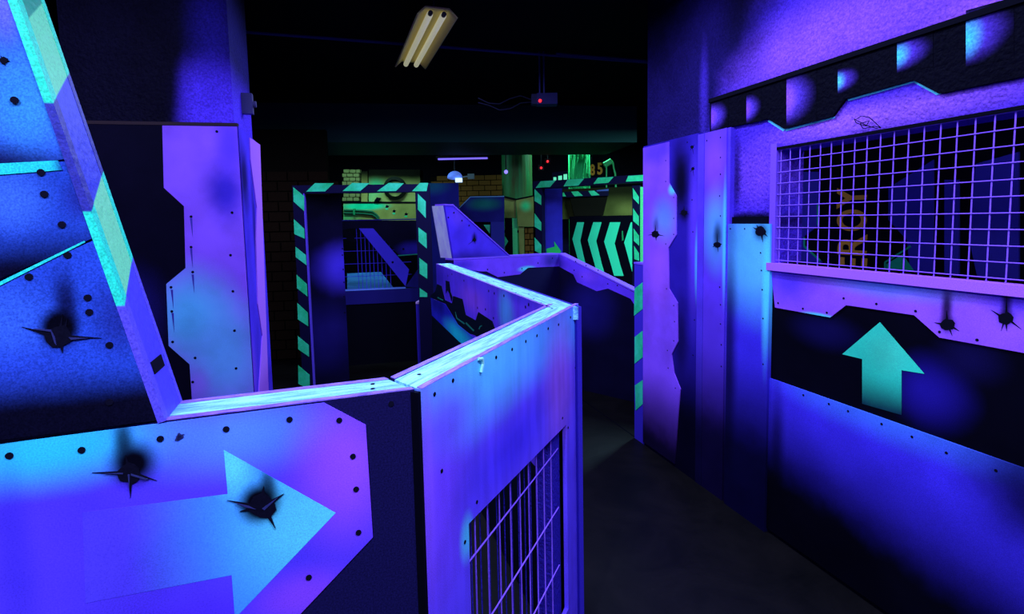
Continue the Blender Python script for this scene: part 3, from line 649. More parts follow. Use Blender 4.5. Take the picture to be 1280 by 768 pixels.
q = zb([(115, 368), (405, 347), (668, 336), (668, 399), (510, 405), (468, 440), (350, 455), (290, 425), (250, 424), (115, 400)])
P = W4.poly(q); P[0] = (0.0, top4[0][1] - .002); P[-1] = (0.0, P[-1][1]); P[2] = (W4.L - .002, top4[1][1] - .002); P[1] = (P[1][0], top4[0][1] + (top4[1][1] - top4[0][1]) * P[1][0] / W4.L - .002); P[3] = (W4.L - .002, P[3][1])
prism('zigzag_band', P, -0.004, 0, mt, l4)
prism('top_rail', [(0, top4[0][1]), (W4.L, top4[1][1]), (W4.L, top4[1][1] + .014), (0, top4[0][1] + .014)], 0, n4, M['lining'], l4)
fp = W4.poly([(567, 325), (556, 257), (566, 257.5), (636, 321)])
fp[0] = (fp[0][0], top4[0][1] + .014); fp[3] = (fp[3][0], top4[0][1] + (top4[1][1] - top4[0][1]) * fp[3][0] / W4.L + .014)
mt = spray('indigo_fin_paint', W4, C(62, 40, 235), [('e', 590, 330, 50, 24, C(16, 12, 80), 0.9), ('e', 593, 298, 5, 9, BLACK, 0.9), ('e', 572, 270, 16, 20, C(96, 60, 250), 0.5)], 0.08)
prism('fin_sheet', fp, 0.0, 0.02, mt, l4)
prism('fin_post', [fp[0], fp[1], (fp[1][0] + .045, fp[1][1]), (fp[0][0] + .05, fp[0][1])], 0.02, n4 + .06, wood('pale_lilac_post', C(150, 140, 255), C(180, 185, 255), (4, 4, 1), 3), l4)
prism('fin_cap', [fp[1], fp[2], (fp[2][0], fp[2][1] + .012), (fp[1][0], fp[1][1] + .012)], -0.004, n4 + .02, M['lining'], l4)
prism('fin_edge', [fp[2], fp[3], (fp[3][0] + .012, fp[3][1]), (fp[2][0], fp[2][1] + .013)], -0.004, 0.03, M['lining'], l4)
screws(W4, l4, [(567, 266), (577, 276), (586, 282), (560, 272), (672, 329), (690, 323), (609, 337), (630, 341), (652, 336)], -0.004, 0.006)
burst(W4, l4, 593, 300, [(585, 306), (593, 290), (594, 305), (589, 301)], 2.5, 0.0)

W5 = Pl(E4, P5.xy(P5.uv(793, 400)[0] + 0.6))
l5 = empty('low_violet_barrier', W5, 'violet and black barrier with falling top that ends behind the right wall', 'barrier')
a = W5.uv(700, 318.5); c2 = W5.uv(795, 366); e5 = W5.L; slp = (c2[1] - a[1]) / (c2[0] - a[0]); ve = a[1] + slp * (e5 - a[0])
prism('front_sheet', [(0, 0), (e5, 0), (e5, ve), (0, a[1])], 0, 0.09, spray('black_indigo_airbrush', W5, C(9, 8, 44), [('e', 735, 385, 45, 50, C(22, 18, 120), 0.8)], 0.2), l5)
mt = spray('bright_violet_paint_b', W5, C(84, 50, 248), [('e', 697, 330, 14, 20, C(34, 24, 140), 0.9), ('e', 735, 345, 20, 12, C(104, 60, 252), 0.8)], 0.08)
P = W5.poly(zb([(690, 336), (1080, 472), (1080, 600), (1060, 570), (940, 516), (880, 530), (775, 482), (755, 440), (690, 400)]))
P[0] = (0.002, a[1] - .002); P[-1] = (0.002, P[-1][1]); P[1] = (P[1][0], a[1] + slp * P[1][0] - .002)
prism('zigzag_band', P, -0.004, 0, mt, l5)
prism('top_rail', [(0, a[1]), (e5, ve), (e5, ve + .012), (0, a[1] + .012)], 0, 0.09, M['lining'], l5)
decal('cyan_corner_line', W5, l5, [(696, 338), (698, 338), (698.5, 372), (696.5, 372)], flat('cyan_line', C(30, 150, 200)), 0.0, 0.003)
screws(W5, l5, [(720, 327), (733, 332), (748, 338), (760, 355), (772, 357), (718, 338), (728, 346)], -0.004, 0.006)

# ================================================================== LEFT COLUMN
pc0 = on_z(97, 155, 2.0); pc1 = on_z(297, 158, 2.0); pc2 = on_z(322, 180, 2.0)
PC = Pl(pc0, pc1); lc = empty('clad_column', PC, 'square column at left clad with a bright violet zigzag panel', 'column')
dpt = PC.n @ (pc2[:2] - PC.B); du2 = PC.d @ (pc2[:2] - PC.B)
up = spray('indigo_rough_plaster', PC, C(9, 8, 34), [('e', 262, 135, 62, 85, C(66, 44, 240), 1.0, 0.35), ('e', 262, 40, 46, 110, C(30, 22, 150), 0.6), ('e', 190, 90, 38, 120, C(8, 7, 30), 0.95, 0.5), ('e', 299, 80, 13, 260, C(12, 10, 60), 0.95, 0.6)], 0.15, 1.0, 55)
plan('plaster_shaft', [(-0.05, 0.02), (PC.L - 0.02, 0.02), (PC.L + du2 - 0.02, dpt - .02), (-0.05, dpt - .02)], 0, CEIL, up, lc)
prism('cladding_sheet', rect(-0.05, 0, PC.L, 2.0), -0.004, 0.016, spray('black_column_sheet', PC, C(7, 6, 30), [('e', 160, 390, 70, 80, C(22, 18, 110), 0.9)], 0.2), lc)
prism('ledge', rect(-0.05, 2.0, PC.L, 2.014), -0.006, 0.02, flat('dull_brown_ledge', C(36, 28, 44), 0.7), lc)
P = PC.poly([(204, 157), (296, 158.5), (312, 500), (240, 500), (238, 455), (212, 432), (209, 355), (233, 335), (231, 258), (206, 235)])
P[0] = (P[0][0], 1.997); P[1] = (PC.L - .001, 1.997); lo = 0.03
P = P[:2] + [(PC.L - .001, lo), (P[3][0], lo)] + P[4:]
mt = spray('violet_azure_column_paint', PC, C(112, 72, 252), [('e', 240, 395, 85, 85, C(74, 160, 255), 1.0), ('e', 285, 445, 75, 95, C(80, 150, 255), 0.9), ('e', 283, 240, 38, 60, C(36, 28, 200), 0.9), ('e', 287, 180, 30, 50, C(64, 44, 245), 0.8), ('e', 250, 480, 20, 30, C(120, 90, 250), 0.6)], 0.06)
p = prism('zigzag_panel', P, -0.010, -0.004, mt, lc); p['label'] = 'violet panel with notched edge'
screws(PC, lc, [(240, 271), (240, 309), (242, 340), (215, 359), (216, 389), (217, 427), (245, 447), (242, 477), (291, 266), (289, 319), (292, 364), (294, 413), (296, 460), (272, 165)], -0.010, 0.006)
for x, y in ((240, 273), (240, 311), (242, 343), (216, 362), (217, 391)):
    decal('paint_drip', PC, lc, [(x - 1.4, y), (x + 1.4, y), (x + 2, y + 24)], flat('drip', C(50, 44, 170)), -0.010, 0.0008)
SD = Pl(PC.B, pc2); ls = SD
sd = prism('side_sheet', SD.poly([(297, 160), (324, 180)])[:0] + rect(0, 0, SD.L, 2.0), -0.004, 0.012, spray('indigo_side_paint', SD, C(58, 40, 225), [('e', 304, 220, 8, 60, C(16, 12, 80), 0.9), ('e', 318, 300, 3, 120, C(22, 18, 110), 0.8), ('e', 310, 470, 14, 80, C(110, 60, 240), 0.8)], 0.1), None, SD.M)
sd.parent = lc; sd.matrix_parent_inverse = lc.matrix_world.inverted()
st = prism('wavy_strip', SD.poly([(310, 172), (323, 181), (334, 500), (321, 500), (326, 420), (320, 380), (318, 300), (319, 260), (315, 230), (311, 200)]), -0.009, -0.004, flat('lilac_strip_paint', C(136, 84, 246), 0.5), None, SD.M)
st.parent = lc; st.matrix_parent_inverse = lc.matrix_world.inverted(); st['label'] = 'lilac wavy edge strip'
bm = bmesh.new(); add_box(bm, -0.02, 0.02, -0.03, 0.02, -0.05, 0.05); add_tube(bm, (0, -0.03, 0.0), (0, -0.045, 0.0), 0.016, 10)
o = link('wall_sensor', bm, M['metal'], None, SD.M @ Matrix.Translation((SD.uv(308, 130)[0], -0.0, SD.uv(308, 130)[1])))
tag(o, 'small round sensor on the side of the left column', 'sensor')

# ================================================================== DARK BRICK WALL behind the column
BW = Pl(at_y(322, 300, 5.9), at_y(400, 300, 6.0))
bw = empty('dark_brick_wall', BW, 'dark brown brick wall between the left column and the striped door frame', 'brick wall')
box('mortar_backing', -0.7, 0.78, 0.01, 0.12, 0, 2.6, M['mortar'], bw)
bme = None; row = 0; v = 0.02
while v < 2.1:
    u = -0.3 + (0.11 if row % 2 else 0)
    while u < 0.75:
        if bme is None:
            o = box('brick', 0, 0.205, -0.008, 0.012, 0, 0.098, M['brick_dark'], bw); bme = o.data
        else: o = bpy.data.objects.new('brick', bme); COL.objects.link(o); o.parent = bw
        o.location = (u, random.uniform(-.003, .003), v); u += 0.22
    v += 0.112; row += 1

# ================================================================== HAZARD FRAME LEFT
def stripes(pl, parent, polys, y, mat=None):
    for q in polys: decal('stripe', pl, parent, q, mat or M['teal'], y, 0.004)


F1 = Pl(on_z(365, 232, 1.9), on_z(537, 230, 1.9))
f1 = empty('hazard_door_frame', F1, 'black door frame with teal hazard stripes at centre left', 'door frame')
pw = F1.uv(382, 300)[0]; rp0 = F1.uv(521, 300)[0]; ft = 1.9; bh_ = F1.uv(450, 230)[1] - F1.uv(450, 240)[1]
M['fblack'] = flat('indigo_black_frame_paint', C(12, 10, 56), 0.5, 0.15)
box('post', 0, pw, 0, 0.10, 0, ft, M['fblack'], f1); box('post', rp0, F1.L, 0, 0.10, 0, ft, M['fblack'], f1)
box('head_beam', pw, rp0, 0, 0.10, ft - bh_, ft, M['fblack'], f1)
box('edge_strip', pw, pw + .009, 0.0, 0.05, 0, ft - bh_, flat('violet_edge', C(80, 58, 240)), f1)
za = lambda pts: [(320 + x / 2.954, 220 + y / 2.954) for x, y in pts]
zc = lambda pts: [(360 + x / 5.485, 200 + y / 5.485) for x, y in pts]
stripes(F1, f1, [za(q) for q in ([(138, 42), (178, 75), (178, 130), (139, 95)], [(140, 160), (178, 195), (180, 232), (142, 215)], [(146, 262), (184, 292), (187, 330), (147, 300)], [(150, 365), (188, 400), (190, 445), (152, 415)], [(153, 470), (191, 505), (193, 555), (155, 530)], [(155, 592), (195, 625), (196, 668), (156, 640)], [(156, 700), (198, 735), (199, 790), (157, 768)])], 0)
stripes(F1, f1, [zc(q) for q in ([(185, 160), (315, 160), (255, 216), (125, 218)], [(440, 158), (560, 160), (495, 214), (375, 214)], [(690, 158), (795, 160), (740, 214), (610, 216)], [(905, 158), (962, 158), (950, 215), (850, 215)], [(890, 232), (945, 285), (945, 400), (890, 340)], [(894, 463), (950, 505), (952, 608), (896, 560)], [(900, 672), (955, 715), (955, 815), (902, 780)], [(903, 880), (955, 915), (955, 940), (903, 940)])], 0)
# indigo jamb panel beside the frame
JP = Pl(on_z(386, 486, 0), on_z(437, 478, 0))
jp = empty('jamb_panel', JP, 'tall indigo panel standing just inside the striped door frame', 'panel')
prism('sheet', rect(0, 0, JP.L, 1.82), 0, 0.04, spray('indigo_jamb_paint', JP, C(9, 7, 46), [('e', 428, 335, 48, 42, C(58, 42, 235), 0.95), ('e', 410, 420, 60, 60, C(24, 18, 120), 0.7), ('e', 400, 250, 60, 40, C(5, 5, 24), 0.9)], 0.12), jp)  # bright blue spot is a highlight painted into the indigo
screws(JP, jp, [(428, 319), (429, 337), (430, 353), (430, 371), (431, 391), (428, 311)], 0, 0.007)

# ---- barrier with mesh and diagonal brace seen through the frame
A6 = on_z(430, 458, 0); B6 = on_z(540, 450, 0)
W6 = Pl(A6, B6); l6 = empty('braced_barrier', W6, 'dark indigo barrier with diagonal brace and mesh, seen through the striped frame', 'barrier')
zd = lambda pts: [(425 + x / 6.98, 280 + y / 6.98) for x, y in pts]
M['ind'] = flat('dark_indigo_paint', C(22, 18, 112), 0.5, 0.15); M['ind2'] = flat('indigo_brace_paint', C(50, 38, 220), 0.5, 0.15)
vb1 = W6.uv(480, 362)[1]; vb0 = W6.uv(480, 379)[1]; vtp = W6.uv(480, 275)[1]
prism('lower_sheet', rect(-0.1, 0, W6.L + .1, vb0), 0.01, 0.05, M['black'], l6)
prism('sill_band', rect(-0.1, vb0, W6.L + .1, vb1), 0, 0.06, M['ind'], l6)
prism('sill_edge', rect(-0.1, vb1, W6.uv(507, 358)[0], vb1 + .012), -0.004, 0.06, flat('pale_blue_edge', C(80, 110, 250)), l6)
P = W6.poly(zd([(-10, -30), (690, -30), (690, 265), (520, 278), (290, 40), (80, 40), (10, 60), (10, 110), (-10, 110)])); prism('upper_sheet', P, 0.012, 0.05, spray('dark_upper_paint', W6, C(8, 7, 36), [('e', 515, 312, 26, 14, C(36, 26, 170), 0.9)], 0.1), l6)
prism('top_edge', rect(-0.1, W6.uv(480, 275.5)[1], W6.L, W6.uv(480, 275.5)[1] + .012), 0.005, 0.05, M['ind'], l6)
prism('diagonal_brace', W6.poly(zd([(165, 40), (290, 40), (602, 400), (572, 545)])), 0, 0.05, M['ind2'], l6)
prism('corner_gusset', W6.poly(zd([(572, 548), (695, 380), (695, 560)])), 0.0, 0.05, M['ind'], l6)
decal('cyan_edge', W6, l6, zd([(500, 274), (690, 260), (690, 268), (510, 282)]), M['gline'], 0.012, .004)
prism('bracket', W6.poly(zd([(20, 60), (80, 60), (145, 155), (75, 155), (20, 70)])), -0.01, 0.01, M['black'], l6)
for x in (145, 180, 215, 250, 285, 320, 356, 392, 428):
    u, vt_ = W6.uv(425 + x / 6.98, 300); bm = bmesh.new(); add_tube(bm, (u, 0.03, vb1), (u, 0.03, vtp - .05), 0.003, 5); link('vertical_wire', bm, M['ind2'], l6)
for y in (125, 238, 350, 460):
    v = W6.uv(450, 280 + y / 6.98)[1]; bm = bmesh.new(); add_tube(bm, (0, 0.034, v), (W6.L * .8, 0.034, v), 0.003, 5); link('horizontal_wire', bm, M['ind2'], l6)
screw_px = zd([(460, 335), (553, 220)]); screws(W6, l6, screw_px, -0.002, 0.012)
# pale platform beyond it
pa_ = on_z(434, 342, 0.8); pb_ = on_z(476, 340, 0.8); pc_ = on_z(492, 360, 0.8); pd_ = on_z(434, 361, 0.8)
pf = empty('platform', None, 'pale blue platform top behind the mesh of the braced barrier', 'platform', matrix=Matrix.Translation((pd_[0], pd_[1], 0)))
loc = lambda p: (p[0] - pd_[0], p[1] - pd_[1])
plan('platform_top', [loc(pd_), loc(pc_), loc(pb_), loc(pa_)], 0.77, 0.8, spray('pale_blue_worn_paint', W6, C(44, 96, 200), [], 0.3), pf)
q = [np.array(loc(p)) for p in (pd_, pc_, pb_, pa_)]; ctr = sum(q) / 4
plan('platform_body', [tuple(ctr + (x - ctr) * .96) for x in q], 0, 0.77, M['fblack'], pf)
# short end wall right of the frame
EW = Pl(on_z(523, 470, 0), on_z(538, 470, 0)); ewt = EW.uv(530, 380)[1]
ew = empty('end_wall', EW, 'short violet end wall below the right post of the striped frame', 'end wall')
box('body', 0, EW.L + .08, 0, 0.3, 0, ewt, flat('indigo_end_paint', C(44, 32, 190), 0.5), ew)
box('top_board', 0, EW.L + .08, -0.005, 0.3, ewt, ewt + .02, flat('pale_lilac_board', C(170, 140, 255), 0.5), ew)
# dark blue panel right of the frame head
DP = Pl(at_y(534, 240, 6.1), at_y(573, 240, 6.1))
dp = prism('dark_blue_panel', [(0, 0), (DP.L, 0), (DP.L, DP.uv(572, 229)[1]), (0, DP.uv(535, 229)[1])], 0, 0.04, spray('dark_blue_fade', DP, C(20, 22, 120), [('e', 540, 232, 30, 16, C(16, 70, 110), 0.8)], 0.1), None, DP.M)
tag(dp, 'dark blue panel between the striped frame and the pale slanted post', 'panel')

# ================================================================== BACKGROUND SET PIECES
ze = lambda pts: [(425 + x / 9.6, 210 + y / 9.6) for x, y in pts]
MP = Pl(at_y(425, 240, 8.75), at_y(540, 240, 8.75))
mp_ = empty('porthole_machine_wall', MP, 'sandy teal machine wall with round porthole behind the striped frame', 'machine wall')
M['sand'] = spray('sand_teal_paint', MP, C(118, 138, 96), [('e', 470, 232, 18, 18, C(40, 170, 140), 0.9), ('l', (480, 236), (480, 218), C(8, 10, 8), 1.0), ('e', 452, 250, 30, 16, C(60, 190, 160), 0.5)], 0.15)  # dark fade paints the light dying away towards the plate's top
M['sand2'] = spray('sand_aqua_paint', MP, C(112, 126, 84), [('e', 455, 258, 40, 7, C(20, 190, 170), 1.0, 0.4), ('e', 430, 270, 30, 12, C(60, 170, 130), 0.8), ('e', 500, 270, 14, 6, C(110, 130, 90), 0.6)], 0.15)
box('lower_body', -0.3, MP.L + .3, 0.02, 0.3, 0, MP.uv(480, 273)[1], M['black'], mp_)
prism('upper_plate', MP.poly(ze([(345, 20), (960, 20), (960, 405), (345, 405)])), 0, 0.3, M['sand'], mp_)
prism('side_post', MP.poly(ze([(255, 40), (330, 40), (330, 405), (255, 405)])), 0.0, 0.3, spray('sand_post_paint', MP, C(120, 130, 90), [('l', (450, 240), (450, 215), C(15, 18, 14), 1)], 0.2), mp_)
prism('dark_seam', MP.poly(ze([(40, 405), (960, 405), (960, 425), (40, 425)])), -0.01, 0.3, M['black'], mp_)
prism('lower_plate', MP.poly(ze([(40, 425), (960, 415), (960, 640), (40, 640)])), 0, 0.3, M['sand2'], mp_)
cx_, cz_ = MP.uv(494.3, 235.5); R_ = abs(MP.uv(494.3, 221)[1] - cz_)
ring = bmesh.new(); N = 28; prof = [(R_, 0), (R_, -0.05), (R_ - .05, -0.07), (R_ * 0.72, -0.05), (R_ * 0.7, 0)]
vr = [[ring.verts.new((cx_ + r * math.cos(k * 2 * math.pi / N), y, cz_ + r * math.sin(k * 2 * math.pi / N))) for r, y in prof] for k in range(N)]
for k in range(N):
    for j in range(len(prof) - 1): ring.faces.new((vr[k][j], vr[k][j + 1], vr[(k + 1) % N][j + 1], vr[(k + 1) % N][j]))
link('porthole_ring', ring, flat('black_green_ring', C(12, 20, 18), 0.5), mp_)
prism('porthole_disc', [(cx_ + R_ * .71 * math.cos(k * math.pi / 10), cz_ + R_ * .71 * math.sin(k * math.pi / 10)) for k in range(20)], -0.02, 0, spray('porthole_paint', MP, C(70, 85, 65), [('e', 494, 224, 12, 5, C(10, 15, 12), .8), ('e', 494, 245, 10, 4, C(120, 140, 100), 0.8)], 0.1), mp_)
for off in (0, 0.045):
    bm = bmesh.new(); pts = [Vector((*[0], *[0], *[0]))]
    pts = []
    for x, y in ((55, 510), (180, 512), (300, 518), (400, 530), (440, 560), (475, 600)):
        u, v = MP.uv(425 + x / 9.6, 210 + y / 9.6); pts.append(Vector((u, -0.03, v - off)))
    add_path(bm, pts, 0.016, 7); link('pipe', bm, flat('dark_teal_pipe', C(20, 80, 74), 0.4), mp_)
u, v = MP.uv(425 + 180 / 9.6, 263.5); box('pipe_clamp', u - .015, u + .015, -0.06, 0, v - .07, v + .03, M['teal_dim'], mp_)
for x, y in ((565, 465), (650, 520), (795, 555)):
    burst(MP, mp_, 425 + x / 9.6, 210 + y / 9.6, [(425 + (x - 30) / 9.6, 210 + (y + 20) / 9.6), (425 + (x + 35) / 9.6, 210 + (y - 15) / 9.6), (425 + x / 9.6, 210 + (y - 35) / 9.6)], 2.0, 0.0)
    decal('bright_chip', MP, mp_, ze([(x - 25, y + 22), (x + 10, y + 15), (x + 15, y + 38), (x - 15, y + 38)]), M['teal'], 0.0, 0.004)
prism('lever', MP.poly(ze([(420, 400), (450, 355), (495, 360), (470, 405)])), -0.05, 0, M['black'], mp_)
bme = None
for r in range(8):
    for k in range(4):
        x0 = 45 + k * 75 - (35 if r % 2 else 0); y0 = 20 + r * 48
        q = MP.poly(ze([(max(x0, 30), y0), (min(x0 + 66, 235), y0), (min(x0 + 66, 235), y0 + 40), (max(x0, 30), y0 + 40)]))
        if min(x0 + 66, 235) - max(x0, 30) < 14: continue
        prism('brick', q, random.uniform(-.012, 0), 0.1, M['sandbrick'] if 'sandbrick' in M else M.setdefault('sandbrick', flat('grey_green_brick', C(95, 110, 85), 0.8, 0.3)), mp_)

# tan brick wall with lamp above W4
zf = lambda pts: [(570 + x / 5.482, 190 + y / 5.482) for x, y in pts]
BB = Pl(at_y(560, 240, 9.0), at_y(632, 240, 9.0))
bb = empty('tan_brick_wall', BB, 'tan brick wall under the small blue dome lamp', 'brick wall')
box('mortar_backing', -0.3, BB.L + .1, 0.012, 0.12, 0, 2.3, M['mortar'], bb)
bme = None; v = 1.45; row = 0
while v < 2.27:
    u = -0.28 + (0.1 if row % 2 else 0)
    while u < BB.L:
        if bme is None: o = box('brick', 0, 0.19, -0.01, 0.014, 0, 0.075, M['brick'], bb); bme = o.data
        else: o = bpy.data.objects.new('brick', bme); COL.objects.link(o); o.parent = bb
        o.location = (u, random.uniform(-.004, .004), v); u += 0.202
    v += 0.087; row += 1

# chamfered dark console in front of it
CP = Pl(at_y(572, 300, 6.7), at_y(632, 300, 6.7))
cc = empty('chamfered_console', CP, 'dark blue console wall with chamfered top behind the triangular fin', 'console')
mt = spray('dark_blue_console_paint', CP, C(20, 18, 110), [('e', 605, 255, 30, 12, C(16, 80, 100), 0.9), ('e', 575, 275, 30, 14, C(10, 8, 50), 0.8)], 0.1)
prism('head_plate', CP.poly(zf([(5, 405), (100, 312), (330, 308), (330, 480), (5, 480)])), 0, 0.12, mt, cc)
prism('head_edge', CP.poly(zf([(5, 398), (98, 306), (330, 302), (330, 308), (100, 312), (5, 405)])), -0.005, 0.12, flat('pale_edge', C(70, 110, 190)), cc)
P = CP.poly(zf([(238, 480), (330, 480), (330, 720), (238, 720)])); P[2] = (P[2][0], 0); P[3] = (P[3][0], 0); prism('leg_plate', P, 0, 0.12, flat('dark_indigo_leg', C(26, 26, 130), 0.5), cc)
P = CP.poly(zf([(5, 480), (238, 480), (238, 720), (5, 720)])); P[2] = (P[2][0], 0); P[3] = (P[3][0], 0); prism('recess_sheet', P, 0.06, 0.1, M['black'], cc)
decal('teal_triangle', CP, cc, zf([(188, 500), (232, 500), (230, 562)]), M['teal'], 0.06, .004)
# olive machine stack
ST = Pl(at_y(632, 280, 7.4), at_y(668, 280, 7.4))
so = empty('olive_plate_stack', ST, 'stack of olive and teal plates left of the far striped frame', 'scenery')
M['olive'] = spray('olive_teal_paint', ST, C(110, 122, 84), [('e', 657, 258, 10, 10, C(40, 200, 150), 0.9), ('e', 640, 262, 6, 14, C(120, 125, 85), 0.6)], 0.15)
M['tealw'] = flat('weathered_teal', C(70, 190, 150), 0.6, 0.3)
prism('left_plate', ST.poly(zf([(332, 312), (410, 330), (410, 450), (334, 452)])), -0.02, 0.1, M['olive'], so)
prism('right_plate', ST.poly(zf([(410, 325), (530, 305), (533, 512), (425, 510)])), -0.05, 0.1, M['olive'], so)
prism('top_bar', ST.poly(zf([(330, 303), (412, 322), (530, 298), (530, 306), (412, 331), (330, 312)])), -0.07, 0.1, M['black'], so)
for nm, q, mt in (('teal_leg', [(385, 455), (417, 455), (430, 700), (390, 700)], M['tealw']), ('olive_leg', [(430, 512), (465, 512), (465, 700), (445, 700)], M['olive']), ('dark_leg', [(333, 452), (385, 452), (390, 700), (333, 700)], M['black'])):
    P = ST.poly(zf(q)); P[2] = (P[2][0], 0); P[3] = (P[3][0], 0); prism(nm, P, -0.01, 0.1, mt, so)
decal('teal_triangle', ST, so, zf([(335, 578), (358, 612), (335, 650)]), M['teal'], -0.01, .004)
u0, v1 = ST.uv(*zf([(468, 515)])[0]); u1, v0 = ST.uv(*zf([(535, 720)])[0])
box('mortar_backing', u0, u1, 0.03, 0.1, 0, v1, M['mortar'], so)
row = 0; v = v1 - 0.085
while v > v0 - 0.1:
    us = [u0, u0 + (u1 - u0) * (.62 if row % 2 else .38), u1]
    for k in range(2): box('brick', us[k] + .006, us[k + 1] - .006, 0.0, 0.06, v, v + .07, M['brick'], so)
    v -= 0.083; row += 1
# round tank
tc0 = at_y(647, 260, 8.4); a = at_y(628, 230, 8.4); c2 = at_y(666, 230, 8.4); rad = (c2[0] - a[0]) / 2
TKM = Matrix.Translation((tc0[0], tc0[1], 0))
tk = empty('round_tank', None, 'tall round olive green tank behind the plate stack', 'tank', matrix=TKM)
bm = bmesh.new(); add_tube(bm, (0, 0, 0), (0, 0, 2.9), rad, 28); link('shell', bm, wood('olive_green_tank_paint', C(62, 74, 48), C(30, 120, 82), (9, 9, 1), 1.0), tk, smooth=False)
bm = bmesh.new(); add_tube(bm, (0, 0, 1.35), (0, 0, 1.39), rad + .012, 28); link('band', bm, M['black'], tk)

# far striped frame
zh = lambda pts: [(650 + x / 4.8, 170 + y / 4.8) for x, y in pts]
F2 = Pl(on_z(668, 229, 2.0), on_z(806, 222, 2.0))
f2 = empty('hazard_door_frame', F2, 'far black door frame with teal hazard stripes beside the chevron wall', 'door frame')
t0, t1 = F2.uv(668, 234), F2.uv(806, 234); q0_ = F2.uv(677.5, 280)[0]; q1_ = F2.uv(790, 280)[0]
P = F2.poly(zh([(80, 272), (215, 266), (745, 230), (745, 278), (75, 316)])); prism('head_beam', P, 0, 0.12, M['fblack'], f2)
box('post', 0, q0_, 0.01, 0.11, 0, F2.uv(672, 236)[1], M['fblack'], f2); box('post', q1_, q1_ + .085, 0.01, 0.11, 0, F2.uv(795, 232)[1], M['fblack'], f2)
box('teal_strip', q1_ + .09, q1_ + .15, 0.02, 0.1, 0, F2.uv(795, 234)[1], M['tealw'], f2)
stripes(F2, f2, [zh(q) for q in ([(125, 272), (215, 267), (180, 307), (95, 312)], [(285, 262), (385, 256), (350, 298), (262, 303)], [(468, 251), (562, 246), (530, 282), (440, 288)], [(650, 240), (740, 234), (740, 270), (635, 275)])], 0)
stripes(F2, f2, [zh(q) for q in ([(86, 318), (126, 360), (126, 415), (86, 390)], [(86, 465), (126, 520), (126, 570), (86, 545)], [(86, 610), (126, 655), (126, 710), (88, 690)],
    [(676, 312), (712, 365), (712, 410), (678, 375)], [(678, 435), (712, 485), (712, 540), (678, 510)], [(680, 555), (713, 600), (714, 660), (682, 630)], [(683, 660), (713, 705), (714, 750), (685, 740)])], 0.01)
BPp = Pl(at_y(677, 280, 6.75), at_y(703, 280, 6.75))
bp_ = empty('blue_partition', BPp, 'dark blue panel with small green arrow inside the far striped frame', 'panel')
prism('sheet', [(0, 0), (BPp.L, 0), (BPp.L, BPp.uv(690, 236)[1]), (0, BPp.uv(690, 236)[1])], 0, 0.05, spray('blue_panel_fade', BPp, C(38, 34, 190), [('e', 690, 245, 30, 16, C(18, 16, 90), 0.8)], 0.1), bp_)
decal('painted_arrow', BPp, bp_, zh([(158, 678), (208, 665), (204, 632), (248, 695), (225, 715), (160, 712)]), flat('dull_green_arrow', C(30, 150, 100)), 0.0, .004)
# chevron wall
CW = Pl(at_y(712, 300, 7.3), at_y(800, 300, 7.0))
cw = empty('chevron_wall', CW, 'black wall with large teal chevrons pointing left', 'wall panel')
vt = CW.uv(750, 270)[1]; prism('black_sheet', rect(0, 0, CW.L + .3, vt), 0, 0.06, M['black'], cw)
M['tealb'] = flat('bright_teal_paint', C(45, 235, 185), 0.5, 0.2)
for q in ([(343, 518), (315, 620), (350, 750), (372, 830), (412, 840), (388, 746), (362, 630), (385, 518)], [(440, 518), (407, 625), (445, 760), (465, 840), (512, 840), (490, 765), (458, 632), (490, 518)],
          [(540, 518), (505, 635), (545, 768), (565, 840), (622, 840), (600, 768), (568, 645), (603, 518)], [(665, 518), (625, 640), (660, 768), (680, 840), (735, 840), (690, 640), (722, 518)]):
    decal('chevron', CW, cw, zh(q), M['tealb'], 0.0, .006)
decal('drip_mark', CW, cw, zh([(610, 570), (618, 570), (622, 625), (612, 630)]), M['teal_dim'], 0.0, .003)
SU = Pl(at_y(700, 260, 7.6), at_y(802, 260, 7.5))
su = empty('olive_upper_wall', SU, 'olive upper wall above the chevrons with black hood', 'wall panel')
prism('olive_sheet', SU.poly(zh([(255, 320), (745, 300), (745, 500), (255, 500)])), 0.02, 0.08, spray('olive_sheet_paint', SU, C(70, 78, 50), [('l', (770, 255), (770, 240), C(16, 18, 14), 0.9), ('e', 790, 262, 30, 14, C(120, 130, 85), 0.7)], 0.2), su)
prism('hood', SU.poly(zh([(300, 372), (525, 352), (495, 478), (325, 482)])), -0.12, 0.02, flat('black_brown_hood', C(14, 12, 10), 0.6), su)
prism('hood_beam', SU.poly(zh([(255, 340), (525, 328), (525, 362), (255, 372)])), -0.16, 0.02, M['fblack'], su)
stripes(SU, su, [zh(q) for q in ([(255, 345), (262, 342), (275, 366), (255, 366)], [(305, 338), (345, 336), (375, 362), (325, 366)], [(405, 334), (440, 332), (472, 358), (425, 362)])], -0.16)
decal('blue_edge', SU, su, zh([(455, 330), (525, 322), (525, 334), (455, 336)]), flat('pale_blue_edge_b', C(60, 80, 190)), -0.16, .003)
